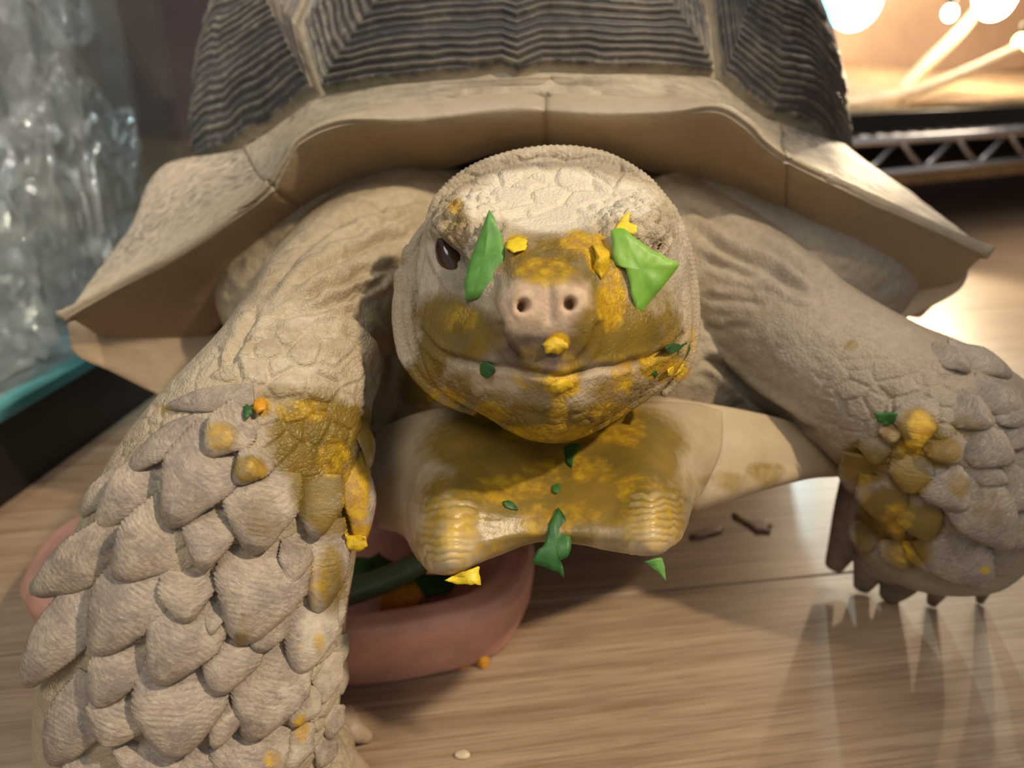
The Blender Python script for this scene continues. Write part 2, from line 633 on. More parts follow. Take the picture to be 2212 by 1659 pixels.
# ------------------------------------------------------------------ food smears (given where they lie on the animal)
def blob(u, v, items):
    r = np.zeros(len(u))
    for (a, b, ra, rb, s) in items:
        q = ((u - a) / ra) ** 2 + ((v - b) / rb) ** 2
        r = np.maximum(r, s * np.clip(1.35 - q * 0.85, 0, 1))
    return r


YELLOW = [
    (1115, 528, 28, 22, 1.0), (1180, 590, 85, 40, 0.55), (1292, 545, 30, 45, 1.0), (1250, 520, 40, 28, 0.75), (1320, 640, 35, 75, 0.8),
    (985, 445, 20, 22, 0.6), (995, 690, 50, 44, 0.42), (1205, 740, 26, 26, 0.9), (1215, 830, 40, 30, 0.95), (1140, 815, 40, 30, 0.5),
    (1195, 935, 120, 22, 0.8), (1060, 890, 50, 26, 0.6), (1330, 890, 60, 26, 0.62), (1345, 810, 30, 45, 0.62), (1420, 790, 50, 36, 0.6),
    (1470, 800, 26, 26, 0.8), (1225, 800, 30, 60, 0.5), (960, 860, 50, 26, 0.6), (1490, 740, 16, 50, 0.55), (1205, 890, 24, 50, 0.6),
    # left arm
    (565, 880, 26, 22, 0.85), (470, 940, 34, 32, 0.55), (720, 990, 40, 50, 0.6), (770, 1070, 34, 80, 0.75), (780, 1160, 34, 34, 0.9),
    (690, 1260, 34, 60, 0.5), (640, 890, 90, 30, 0.55), (650, 1575, 20, 36, 0.7), (590, 1640, 22, 26, 0.6), (690, 1390, 14, 26, 0.6),
    (640, 1400, 24, 20, 0.4), (355, 884, 20, 14, 0.5), (560, 1010, 30, 30, 0.45),
    # right arm
    (1990, 920, 30, 36, 0.85), (1970, 970, 30, 22, 0.7), (1940, 1120, 40, 40, 0.6), (1950, 1190, 26, 30, 0.62), (1870, 1050, 22, 40, 0.5),
    (2128, 1230, 12, 12, 0.7),
    # under the chin
    (1230, 1010, 110, 40, 0.5), (1100, 1060, 110, 40, 0.45), (1350, 930, 60, 40, 0.5),
    (972, 1150, 80, 80, 0.52), (1404, 1130, 80, 70, 0.52), (1190, 1120, 120, 50, .45),
    (940, 1110, 24, 40, 0.55), (970, 1090, 40, 20, 0.5), (1380, 1060, 60, 40, 0.45), (1000, 1240, 60, 14, 0.6), (1050, 1190, 60, 24, 0.5), (1460, 1160, 24, 40, 0.55),
]
OLIVE = [
    (965, 690, 75, 55, 0.72), (1340, 720, 105, 70, 0.78), (1185, 560, 100, 55, 0.62), (1310, 610, 40, 90, 0.65), (930, 770, 36, 70, 0.75),
    (1000, 755, 60, 26, 0.6), (910, 830, 50, 60, 0.7), (990, 840, 40, 40, 0.55), (1200, 920, 160, 36, 0.6), (1440, 720, 40, 60, 0.6), (1180, 860, 60, 60, 0.45),
    (1350, 850, 90, 40, 0.5), (985, 480, 32, 60, 0.45), (1430, 790, 60, 50, 0.55), (1150, 780, 30, 40, 0.4), (1245, 775, 26, 50, 0.5),
    (680, 950, 95, 100, 0.9), (690, 1050, 60, 80, 0.95), (720, 1100, 50, 60, 0.85), (540, 1015, 36, 30, 0.8), (480, 945, 36, 36, 0.5), (775, 1040, 26, 80, 0.7),
    (715, 1250, 30, 80, 0.65), (555, 1110, 60, 60, 0.35), (760, 920, 40, 50, 0.7), (530, 1350, 20, 30, 0.35), (520, 1380, 16, 20, 0.5), (790, 950, 20, 70, 0.7), (600, 850, 60, 24, 0.4),
    (1985, 930, 50, 50, 0.8), (1950, 980, 60, 30, 0.7), (2030, 975, 45, 36, 0.85), (1965, 1035, 45, 40, 0.9), (1870, 1000, 60, 50, 0.75), (1920, 1110, 65, 60, 0.85),
    (2000, 1130, 40, 40, 0.85), (1960, 1190, 50, 40, 0.8), (1870, 1140, 26, 60, 0.6), (2070, 1050, 26, 30, 0.45), (2085, 925, 36, 30, 0.4), (1930, 940, 40, 26, 0.5), (2135, 1100, 36, 50, 0.3),
    (1840, 745, 16, 14, 0.4), (1925, 850, 14, 14, 0.35),
    # plastron
    (1130, 960, 200, 90, 1.0), (1320, 960, 150, 90, 0.95), (1200, 1060, 270, 90, 0.92), (1190, 1140, 110, 60, 0.85), (1400, 1000, 70, 80, 0.72),
    (960, 1080, 60, 60, 0.62), (1440, 1090, 55, 60, 0.62), (920, 1180, 30, 50, 0.45), (1475, 1110, 26, 50, 0.6), (1330, 1160, 40, 40, 0.4), (1080, 1170, 60, 40, 0.55),
    (1000, 720, 90, 60, .6), (930, 700, 40, 70, .5), (1120, 560, 60, 40, .5), (1250, 570, 60, 50, .6), (1420, 660, 40, 60, .45), (1050, 880, 80, 40, .5), (1330, 900, 80, 40, .55),
    (1560, 1040, 60, 20, 0.35), (1640, 1020, 50, 22, 0.4),
]
PALE = [  # paler cream patches on crown, collar, shoulder and leg
    (1190, 420, 170, 60, 1.0), (1060, 440, 90, 40, 0.75), (1330, 430, 110, 50, 0.7), (1190, 465, 110, 40, 0.85), (1010, 470, 50, 50, .35), (1385, 470, 55, 50, .4), (925, 590, 30, 90, 0.5), (1465, 540, 26, 80, 0.45),
    (700, 560, 160, 60, 0.35), (640, 700, 140, 70, 0.42), (620, 790, 160, 60, 0.45), (700, 1400, 70, 200, 0.5), (640, 1560, 80, 120, 0.45),
    (1190, 330, 220, 30, 0.45),
]


def paint(o, extra_pale=0.0):
    me = o.data
    co = get_co(me)
    if o.matrix_world != Matrix.Identity(4):
        pass
    u, v, d = project(co)
    y = blob(u, v, YELLOW)
    ol = blob(u, v, OLIVE)
    du = blob(u, v, PALE) + extra_pale
    back = d > 0.42
    y[back] = 0
    ol[back] = 0
    set_attr(me, 'paint', np.stack([y, ol, du, np.ones(len(u))], 1))


# ------------------------------------------------------------------ the setting: floor and walls
SEAM0 = np.array([0.0139, 0.288])
PA = R(8.2)
PD = np.array([math.cos(PA), math.sin(PA), 0.0])
PN = np.array([-math.sin(PA), math.cos(PA), 0.0])
floor = Geo()
floor.box((-3.2, -1.2, -0.03), (3.2, 3.4, -0.0035))
floor_o = floor.build('floor', mat_plain('floor_base', (0.08, 0.055, 0.035), 0.9), None, smooth=False)
floor_o['kind'] = 'structure'
plank_meshes = {}


def plank(length, width):
    key = (round(length, 3), round(width, 3))
    if key not in plank_meshes:
        bm = bmesh.new()
        bmesh.ops.create_cube(bm, size=1.0)
        bmesh.ops.scale(bm, vec=(length - 0.0004, width - 0.0006, 0.0035), verts=bm.verts)
        top = [e for e in bm.edges if all(x.co.z > 0 for x in e.verts)]
        bmesh.ops.bevel(bm, geom=top, offset=0.0006, segments=1, affect='EDGES')
        me = bpy.data.meshes.new('plank')
        bm.to_mesh(me)
        bm.free()
        me.materials.append(WOOD)
        plank_meshes[key] = me
    return plank_meshes[key]


PW, PL = 0.185, 1.25
for r in range(-6, 16):
    for k in range(-3, 4):
        off = (0.37 * r) % 1.0 * PL + k * PL
        c = np.array([SEAM0[0], SEAM0[1], 0]) + PN * (r + 0.5) * PW + PD * (off + 0.1)
        if abs(c[0]) > 2.6 or c[1] > 3.2 or c[1] < -1.0:
            continue
        o = bpy.data.objects.new('plank', plank(PL, PW))
        COL.objects.link(o)
        o.parent = floor_o
        o.location = (c[0], c[1], -0.00175)
        o.rotation_euler = (0, 0, PA)

wb = Geo()
wb.box((-3.2, 2.2, -0.03), (3.2, 2.26, 2.6))
wb = wb.build('wall_back', WALL, None, smooth=False)
wb['kind'] = 'structure'
wl = Geo()
wl.box((-3.26, -1.2, -0.03), (-3.2, 2.26, 2.6))
wl = wl.build('wall_left', WALL, None, smooth=False)
wl['kind'] = 'structure'

wr = Geo()
wr.box((3.2, -1.2, -0.03), (3.26, 2.26, 2.6))
wr = wr.build('wall_right', WALL, None, smooth=False)
wr['kind'] = 'structure'

# ------------------------------------------------------------------ the tortoise
tortoise = empty('tortoise', (0, 0, 0))
tag(tortoise, 'large tan tortoise facing the camera with yellow food smeared over face and front legs', 'tortoise')

DC = np.array([0.004, 0.550, 0.105])
DR = np.array([0.209, 0.262, 0.25])


def dome_hit(u, v):
    r = ray(u, v)
    o = (CAM - DC) / DR
    q = r / DR
    a, b, c = q @ q, 2 * o @ q, o @ o - 1
    disc = b * b - 4 * a * c
    if disc < 0:
        t = -b / (2 * a)
        x = o + t * q
        return DC + x / np.linalg.norm(x) * DR
    t = (-b - math.sqrt(disc)) / (2 * a)
    return CAM + t * r


def on_dome(p, k=1.0):
    x = (p - DC) / DR
    x = x / np.linalg.norm(x, axis=-1, keepdims=True)
    n = x / DR
    n = n / np.linalg.norm(n, axis=-1, keepdims=True)
    return DC + x * DR * k, n


# --- body: one continuous skin
B = Geo()
HEAD = [
    # (list of 22 px points clockwise from the top, depth list)
    ([(1190, 400), (1280, 410), (1350, 440), (1400, 490), (1430, 560), (1440, 630), (1440, 700), (1420, 770), (1370, 820), (1300, 860), (1250, 885), (1195, 890), (1130, 885), (1070, 855), (1010, 820), (970, 770), (955, 700), (955, 620), (975, 550), (1000, 490), (1050, 440), (1110, 410)],
     [.285] * 22),
    ([(1190, 349), (1300, 358), (1385, 395), (1445, 455), (1478, 540), (1490, 620), (1492, 700), (1475, 780), (1420, 845), (1330, 905), (1260, 940), (1195, 953), (1120, 938), (1040, 892), (955, 845), (915, 780), (902, 700), (907, 610), (928, 530), (948, 455), (1000, 403), (1080, 363)],
     [.252, .252, .250, .247, .243, .240, .238, .235, .232, .228, .225, .224, .225, .228, .232, .235, .238, .240, .243, .247, .250, .252]),
    ([(1190, 395), (1295, 400), (1380, 415), (1436, 458), (1462, 540), (1473, 620), (1474, 700), (1455, 772), (1405, 838), (1325, 898), (1258, 935), (1195, 948), (1124, 931), (1050, 888), (970, 838), (930, 773), (918, 695), (922, 610), (938, 530), (952, 458), (1005, 420), (1085, 402)],
     [.240, .240, .238, .234, .231, .230, .229, .225, .221, .217, .214, .213, .214, .217, .221, .225, .229, .230, .231, .234, .238, .240]),
    ([(1190, 438), (1285, 436), (1365, 440), (1420, 472), (1444, 545), (1450, 620), (1448, 698), (1425, 762), (1380, 825), (1310, 884), (1250, 920), (1193, 930), (1130, 915), (1066, 876), (998, 826), (958, 765), (945, 690), (948, 612), (958, 545), (968, 475), (1018, 442), (1090, 438)],
     [.229, .229, .228, .225, .223, .223, .221, .216, .211, .207, .205, .204, .205, .207, .211, .216, .221, .223, .223, .225, .228, .229]),
    ([(1188, 490), (1262, 486), (1325, 480), (1380, 505), (1398, 560), (1398, 625), (1390, 690), (1368, 745), (1330, 800), (1285, 852), (1240, 880), (1192, 888), (1145, 878), (1096, 846), (1046, 798), (1008, 742), (992, 690), (992, 625), (998, 560), (1010, 505), (1056, 482), (1118, 487)],
     [.213, .213, .214, .214, .213, .212, .208, .205, .202, .200, .198, .1975, .198, .200, .202, .205, .208, .212, .213, .214, .214, .213]),
    ([(1185, 555), (1235, 556), (1278, 572), (1305, 602), (1316, 640), (1316, 680), (1308, 718), (1292, 752), (1268, 790), (1242, 830), (1215, 848), (1190, 853), (1165, 848), (1138, 830), (1112, 790), (1086, 752), (1068, 718), (1058, 680), (1058, 640), (1066, 602), (1094, 572), (1136, 556)],
     [.199, .199, .199, .200, .200, .199, .198, .1965, .196, .195, .1945, .194, .1945, .195, .196, .1965, .198, .199, .200, .200, .199, .199]),
    ([(1183, 598), (1222, 597), (1258, 606), (1280, 628), (1289, 655), (1288, 682), (1278, 708), (1264, 735), (1244, 768), (1224, 795), (1204, 808), (1188, 811), (1172, 808), (1152, 795), (1132, 768), (1110, 735), (1094, 708), (1082, 682), (1080, 655), (1088, 628), (1110, 606), (1144, 597)],
     [.1915, .1912, .1912, .1915, .1915, .191, .1905, .191, .192, .192, .1918, .1915, .1918, .192, .192, .191, .1905, .191, .1915, .1915, .1912, .1912]),
    ([(1182, 626), (1210, 624), (1236, 632), (1252, 645), (1257, 660), (1254, 676), (1244, 692), (1232, 710), (1218, 735), (1205, 755), (1194, 762), (1186, 764), (1178, 762), (1164, 755), (1152, 735), (1140, 710), (1126, 692), (1116, 676), (1112, 660), (1116, 645), (1132, 632), (1156, 624)],
     [.1885, .188, .1875, .1875, .1875, .1875, .188, .189, .190, .1905, .1905, .1905, .1905, .1905, .190, .189, .188, .1875, .1875, .1875, .1875, .188]),
]
hk = np.array([[P(u, v, d) for (u, v), d in zip(pp, dd)] for pp, dd in HEAD])
hk = np.stack([cr(r, 132, True) for r in hk])
hk = cr(hk, 72)
B.rings(hk)
# neck behind the head
B.tube(np.array([P(1188, 640, .262), P(1185, 630, .29), P(1175, 610, .34), P(1165, 590, .44)]),
       np.array([(.0425, .046), (.043, .050), (.045, .054), (.05, .06)]), 20, 40, view=(1, 0, 0.0001))


def skin_roll(pts, r_px, n=60, m=12):
    p = np.array([P(*q[:3]) for q in pts])
    rad = np.array([(q[2] / F * (q[3] if len(q) > 3 else r_px),) * 2 for q in pts])
    B.tube(p, rad, n, m)


# rolled skin collar round the head, and its folds
skin_roll([(925, 480, .25, 8), (950, 430, .25, 14), (1008, 381, .252, 17), (1090, 347, .254, 18), (1190, 331, .255, 18), (1292, 341, .254, 18), (1372, 379, .252, 17), (1428, 432, .25, 16), (1468, 495, .249, 14),
           (1490, 570, .248, 13), (1500, 650, .247, 13), (1498, 730, .246, 13), (1480, 795, .244, 11), (1430, 855, .242, 9)], 16, 140)
skin_roll([(935, 470, .249, 9), (898, 525, .248, 14), (872, 600, .248, 16), (861, 680, .247, 16), (872, 755, .246, 15), (905, 815, .244, 14), (960, 862, .242, 13), (1030, 894, .241, 8)], 14, 90)
skin_roll([(922, 530, .246, 9), (893, 600, .2455, 15), (884, 680, .2445, 15), (898, 755, .243, 12), (928, 812, .241, 11), (985, 856, .240, 8)], 12, 70)
skin_roll([(1470, 560, .245, 8), (1486, 640, .244, 10), (1484, 720, .243, 10), (1462, 790, .241, 8)], 10, 50)
skin_roll([(935, 480, .2445, 12), (925, 540, .243, 22), (918, 600, .242, 20), (918, 660, .2415, 12)], 18, 30)
# left front leg
LARM = [(840, 560, .365, 190, .05), (745, 630, .325, 165, .042), (675, 720, .285, 155, .036), (632, 815, .257, 175, .033), (572, 950, .243, 232, .032),
        (505, 1110, .238, 275, .032), (455, 1290, .240, 295, .035), (428, 1470, .247, 305, .037), (425, 1620, .255, 300, .038), (440, 1720, .263, 290, .036)]
B.tube(np.array([P(*q[:3]) for q in LARM]), np.array([(q[3] * q[2] / F, q[4]) for q in LARM]), 60, 48)
B.ellipsoid(FL(440, 1720, .016), (.048, .042, .016))
B.ellipsoid(FL(680, 1640, .010), (.014, .018, .009))
# right front leg
RARM = [(1440, 560, .375, 190, .05), (1590, 650, .345, 170, .042), (1730, 745, .322, 158, .036), (1870, 835, .310, 165, .034), (1995, 920, .306, 195, .033),
        (2068, 1015, .313, 215, .034), (2040, 1100, .327, 190, .033), (2000, 1160, .338, 165, .029), (1985, 1200, .346, 120, .020)]
B.tube(np.array([P(*q[:3]) for q in RARM]), np.array([(q[3] * q[2] / F, q[4]) for q in RARM]), 60, 48)
B.ellipsoid(P(1915, 1180, .362), (.018, .022, .014))
# shoulders, chest, trunk and hind legs
B.ellipsoid(P(820, 555, .378), (.075, .05, .05))
B.ellipsoid(P(690, 620, .378), (.05, .045, .045))
B.ellipsoid(P(1600, 570, .385), (.09, .05, .055))
B.ellipsoid(P(1180, 780, .345), (.105, .045, .045))
B.ellipsoid(P(1560, 800, .355), (.07, .035, .034))
B.ellipsoid((0, .56, .13), (.165, .2, .06))
for sx in (-1, 1):
    B.tube(np.array([(sx * .11, .70, .13), (sx * .135, .74, .08), (sx * .14, .75, .03), (sx * .14, .745, .004)]), np.array([(.05, .05), (.045, .045), (.042, .042), (.045, .045)]), 16, 20, view=(0, 1, 0.01))

tmp = B.build('body', SKIN, tortoise)
md = tmp.modifiers.new('union', 'REMESH')
md.mode = 'VOXEL'
md.voxel_size = 0.0007
md.use_smooth_shade = True
sm = tmp.modifiers.new('soft', 'SMOOTH')
sm.factor = 0.5
sm.iterations = 6
dg = bpy.context.evaluated_depsgraph_get()
body_me = bpy.data.meshes.new_from_object(tmp.evaluated_get(dg))
body_me.name = 'body'
tmp.modifiers.clear()
old = tmp.data
tmp.data = body_me
bpy.data.meshes.remove(old)
body = tmp
body_me.materials.clear()
body_me.materials.append(SKIN)


def seg_dist(u, v, pl):
    """distance in px to a polyline and the running fraction along it"""
    best = np.full(len(u), 1e9)
    frac = np.zeros(len(u))
    pl = np.asarray(pl, float)
    n = len(pl) - 1
    for i in range(n):
        a, b = pl[i], pl[i + 1]
        ab = b - a
        t = np.clip(((u - a[0]) * ab[0] + (v - a[1]) * ab[1]) / (ab @ ab), 0, 1)
        dd = np.hypot(u - a[0] - t * ab[0], v - a[1] - t * ab[1])
        m = dd < best
        best = np.where(m, dd, best)
        frac = np.where(m, (i + t) / n, frac)
    return best, frac


GROOVES = [  # polyline, half width px, depth m, ridge height m
    # left neck and shoulder folds
    ([(905, 512), (830, 520), (760, 545), (690, 575), (630, 620)], 9, .0022, .0012),
    ([(890, 565), (830, 580), (760, 600), (690, 630), (620, 670)], 8, .0022, .0012),
    ([(862, 580), (800, 615), (730, 650), (650, 672), (590, 690)], 8, .0022, .0012),
    ([(940, 420), (850, 440), (760, 470), (680, 520), (610, 585), (560, 650)], 11, .0025, .0014),
    ([(930, 450), (850, 475), (770, 505), (690, 545), (620, 595)], 8, .0016, .001),
    ([(790, 690), (720, 668), (650, 690)], 6, .001, .0006),
    ([(740, 700), (780, 750), (800, 810), (790, 870)], 9, .0018, .0012),
    ([(770, 680), (815, 740), (835, 800), (815, 880)], 8, .0014, .001),
    ([(850, 830), (870, 880), (840, 930)], 8, .0014, .001),
    ([(560, 660), (520, 740), (500, 800)], 9, .0016, .001),
    # right neck and shoulder folds
    ([(1470, 430), (1560, 480), (1660, 530), (1740, 590), (1780, 620)], 9, .0022, .0013),
    ([(1500, 500), (1570, 545), (1650, 580), (1720, 620), (1770, 632)], 9, .0024, .0014),
    ([(1520, 560), (1600, 590), (1700, 610)], 8, .0012, .0008),
    ([(1510, 640), (1580, 650), (1660, 660)], 8, .0008, .0005),
    ([(1510, 775), (1550, 785), (1600, 830), (1660, 875), (1720, 915), (1765, 940)], 9, .0045, .0018),
    ([(1510, 700), (1560, 715), (1620, 700)], 8, .0008, .0005),
    ([(1740, 560), (1780, 605), (1800, 625)], 7, .0012, .0008),
    # head: mouth, brow and beak lines
    ([(912, 715), (950, 760), (1010, 782), (1080, 792), (1140, 805), (1190, 812), (1245, 806), (1310, 796), (1390, 778), (1440, 755), (1472, 728)], 6, .0013, .0005),
    ([(1078, 700), (1092, 740), (1120, 775)], 6, .0006, .0004),
    ([(1290, 700), (1275, 745), (1250, 778)], 6, .0006, .0004),
    ([(1090, 470), (1110, 466), (1135, 455)], 5, .0009, .0003),
    ([(1300, 470), (1285, 455), (1268, 446)], 5, .0009, .0003),
    ([(1190, 380), (1180, 402), (1150, 410)], 4, .0006, .0002),
    ([(1130, 385), (1160, 392), (1182, 400)], 4, .0008, .0002),
    ([(1300, 372), (1318, 380), (1335, 388)], 4, .0008, .0002),
    ([(1250, 384), (1290, 390), (1330, 408)], 4, .0006, .0002),
    ([(1080, 486), (1060, 520), (1052, 560)], 7, .0010, .0005),
    ([(1290, 480), (1305, 515), (1315, 545)], 7, .0010, .0005),
    ([(1185, 625), (1187, 690)], 9, .0007, .0003),
    ([(1060, 600), (1064, 660), (1085, 700)], 7, .0005, .0003),
    ([(960, 470), (955, 520), (965, 550)], 5, .0006, .0004),
]


def sculpt_body():
    co = get_co(body_me)
    no = get_no(body_me)
    u, v, d = project(co)
    vd = co - CAM
    vd /= np.linalg.norm(vd, axis=1)[:, None]
    front = np.clip(-(no * vd).sum(1) * 2.5, 0, 1) * (d < 0.42)
    disp = np.zeros(len(co))
    hd = (d < 0.262) & (u > 880) & (u < 1500) & (v > 335) & (v < 965)   # the head itself
    for pl, wd, dep, rg in GROOVES:
        pl_a = np.asarray(pl)
        on_head = pl_a[:, 0].min() > 900 and pl_a[:, 0].max() < 1480
        m = (u > pl_a[:, 0].min() - 60) & (u < pl_a[:, 0].max() + 60) & (v > pl_a[:, 1].min() - 60) & (v < pl_a[:, 1].max() + 60) & (front > 0)
        m &= hd if on_head else ~hd
        idx = np.nonzero(m)[0]
        if not len(idx):
            continue
        warp = (vnoise(co[idx] * 220) - 0.5) * 9
        q, fr = seg_dist(u[idx] + warp, v[idx] + warp, cr(pl, 4 * len(pl)))
        e = np.clip(np.minimum(fr, 1 - fr) * 6, 0, 1) if not on_head else 1.0
        disp[idx] += e * (-dep * np.exp(-(q / wd) ** 2) + rg * np.exp(-((q - 2.4 * wd) / (1.3 * wd)) ** 2))
    # general wrinkling of loose skin
    skinm = (~hd) * front
    n = fbm(co * np.array([90, 90, 140]), 4)
    disp += skinm * (n - 0.5) * 0.0022
    armL = sstep(760, 840, v) * (u < 830)
    # plates: brow and cheek pebbles, flat plates on the upper legs, chin scales
    f1, f2 = worley(co * 205, 1)
    peb = np.sqrt(np.clip(1 - (f1 / 0.72) ** 2, 0, 1)) * sstep(0.0, 0.12, f2 - f1)
    brow = np.maximum(blob(u, v, [(985, 490, 50, 75, 1), (1020, 450, 60, 40, 1), (1395, 480, 62, 70, 1), (1350, 465, 70, 40, 1), (1045, 500, 30, 40, 1)]), 0) * hd
    cheek = blob(u, v, [(1190, 920, 220, 40, 1), (1000, 850, 60, 50, .7), (1400, 840, 70, 50, .8), (1460, 700, 30, 90, .9), (1195, 545, 90, 45, .7)]) * hd
    disp += front * (brow * (peb - 0.5) * 0.0033 + cheek * (peb - 0.5) * 0.0009)
    f1, f2 = worley(co * np.array([95, 95, 150]), 5)
    pl = sstep(0.02, 0.16, f2 - f1)
    crown = blob(u, v, [(1190, 390, 220, 50, 1), (1190, 440, 150, 40, .4)]) * hd
    disp += front * crown * (pl - 0.6) * 0.0016
    f1, f2 = worley(co * np.array([115, 115, 150]), 9)
    pl = sstep(0.02, 0.16, f2 - f1)
    legs = np.maximum(blob(u, v, [(610, 800, 170, 80, 1), (650, 900, 150, 90, .8), (730, 870, 70, 110, .8), (710, 1420, 60, 300, 1), (740, 1300, 40, 200, 1), (660, 1560, 100, 150, 1), (450, 1300, 300, 500, .7)]),
                      blob(u, v, [(1900, 880, 120, 90, .55), (1850, 800, 80, 80, .35), (1990, 1000, 150, 200, .7)])) * (~hd) * (d < 0.36)
    disp += front * legs * (pl - 0.6) * 0.0013
    # collar roll: fine crosswise ribs
    cpl = cr([(925, 480), (950, 430), (1008, 381), (1090, 347), (1190, 331), (1292, 341), (1372, 379), (1428, 432), (1468, 495), (1490, 570), (1500, 650)], 120)
    m = np.nonzero((np.abs(u - 1210) < 320) & (v < 660) & (d > .238) & (d < .27))[0]
    q, fr = seg_dist(u[m], v[m], cpl)
    disp[m] += 0.00020 * np.sin(fr * 2 * np.pi * 78) * (q < 24)
    # nose: nostril holes, soft pad
    for (a, b) in ((1129, 660), (1229, 656)):
        q = np.hypot((u - a) / 11.0, (v - b) / 12.0)
        disp += hd * (-0.0075 * np.exp(-q ** 4) + 0.0002 * np.exp(-((q - 2.0) / 0.7) ** 2))
    # brow ridges over sunken eyes, hollow sides of the snout, full cheeks
    for (a, b, ra, rb, h) in ((1005, 478, 50, 42, .0030), (1378, 478, 50, 40, .0030), (985, 585, 46, 40, -.0030), (1412, 575, 44, 40, -.0026), (1072, 575, 30, 50, -.0016), (1300, 575, 30, 50, -.0016),
                              (960, 690, 50, 50, .0016), (1420, 690, 50, 50, .0016), (1190, 455, 120, 40, -.0012)):
        disp += hd * front * h * np.exp(-((u - a) / ra) ** 2 - ((v - b) / rb) ** 2)
    # eye openings
    for (a, b, ra, rb, an) in ((973, 564, 25, 52, -0.40), (1424, 534, 11, 20, 0.42)):
        c, s = math.cos(an), math.sin(an)
        x, y = (u - a), (v - b)
        xr, yr = x * c + y * s, -x * s + y * c
        q = np.sqrt((xr / ra) ** 2 + (yr / rb) ** 2)
        disp += hd * (d < .25) * (-0.0040 * np.exp(-q ** 4) + 0.0013 * np.exp(-((q - 1.4) / 0.32) ** 2))
    co2 = co + no * disp[:, None]
    co2[:, 2] = np.maximum(co2[:, 2], 0.0006)
    set_co(body_me, co2)
    tone = np.zeros((len(co), 4))
    tone[:, 3] = 1
    beak = blob(u, v, [(1185, 760, 130, 52, 1), (1040, 735, 85, 55, .7), (1330, 735, 95, 55, .7), (1180, 590, 80, 45, .5), (1010, 700, 50, 40, .4)]) * hd
    pink = blob(u, v, [(1129, 660, 52, 52, 1), (1230, 656, 56, 58, 1), (1183, 680, 70, 40, .6), (1060, 820, 80, 30, .5), (1330, 830, 90, 40, .35)]) * hd
    tone[:, 0] = np.clip(beak, 0, 1) * (1 - np.clip(pink, 0, 1))
    tone[:, 1] = np.clip(pink, 0, 1)
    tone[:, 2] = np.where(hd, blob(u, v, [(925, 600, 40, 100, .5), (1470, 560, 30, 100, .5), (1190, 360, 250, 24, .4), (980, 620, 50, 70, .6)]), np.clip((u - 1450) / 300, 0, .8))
    set_attr(body_me, 'tone', tone)
    paint(body)


sculpt_body()
body_co = get_co(body_me)
_polys = np.empty(len(body_me.polygons) * 4, dtype=np.int32) if all(len(p.vertices) == 4 for p in body_me.polygons[:200]) else None
bvh = BVHTree.FromPolygons([tuple(c) for c in body_co], [tuple(p.vertices) for p in body_me.polygons])


def hit(u, v, default=None):
    r = ray(u, v)
    loc, nor, idx, dist = bvh.ray_cast(Vector(CAM), Vector(r))
    if loc is None:
        return None, None
    return np.array(loc), np.array(nor)


# --- eyes
for (u, v, an, k) in ((973, 562, 0.40, 1.0), (1424, 534, -0.42, .42)):
    p, n = hit(u, v)
    if p is None:
        continue
    g = Geo()
    r = ray(u, v)
    xa = RT * math.cos(an) - UP * math.sin(an) * -1.0
    za = np.cross(xa, FW)
    g.ellipsoid(p + r * 0.0016, (.0038 * k, .0036 * k, .0076 * k), 20, 28, axes=(xa, FW, za))
    e = g.build('eye', EYE, tortoise)
    e['label'] = 'dark glossy brown eye'

# --- carapace: base dome, scutes, marginals
dome = Geo()
th = np.linspace(-0.25, np.pi / 2 - 0.03, 40)
ph = np.linspace(0, 2 * np.pi, 96, endpoint=False)
g = np.stack([np.cos(th)[:, None] * np.cos(ph)[None], np.cos(th)[:, None] * np.sin(ph)[None], np.sin(th)[:, None] * np.ones(96)[None]], -1)
dome.rings(DC + g * DR * 0.985)
_dv = dome.co()
_az = np.degrees(np.arctan2(np.abs(_dv[:, 0] - DC[0]), -(_dv[:, 1] - DC[1])))
_zc = 0.212 - 0.09 * sstep(15, 75, _az)
dome.f = [q for q in dome.f if all(_dv[i, 2] > _zc[i] or _az[i] > 80 for i in q)]
carapace = dome.build('carapace', SHELL, tortoise)
carapace['label'] = 'domed grey brown shell with cream rim'


def resample(pts, n, closed=True):
    pts = np.asarray(pts, float)
    q = np.concatenate([pts, pts[:1]]) if closed else pts
    L = np.concatenate([[0], np.cumsum(np.linalg.norm(np.diff(q, axis=0), axis=1))])
    t = np.linspace(0, L[-1], n, endpoint=not closed)
    return np.stack([np.interp(t, L, q[:, k]) for k in range(q.shape[1])], 1)


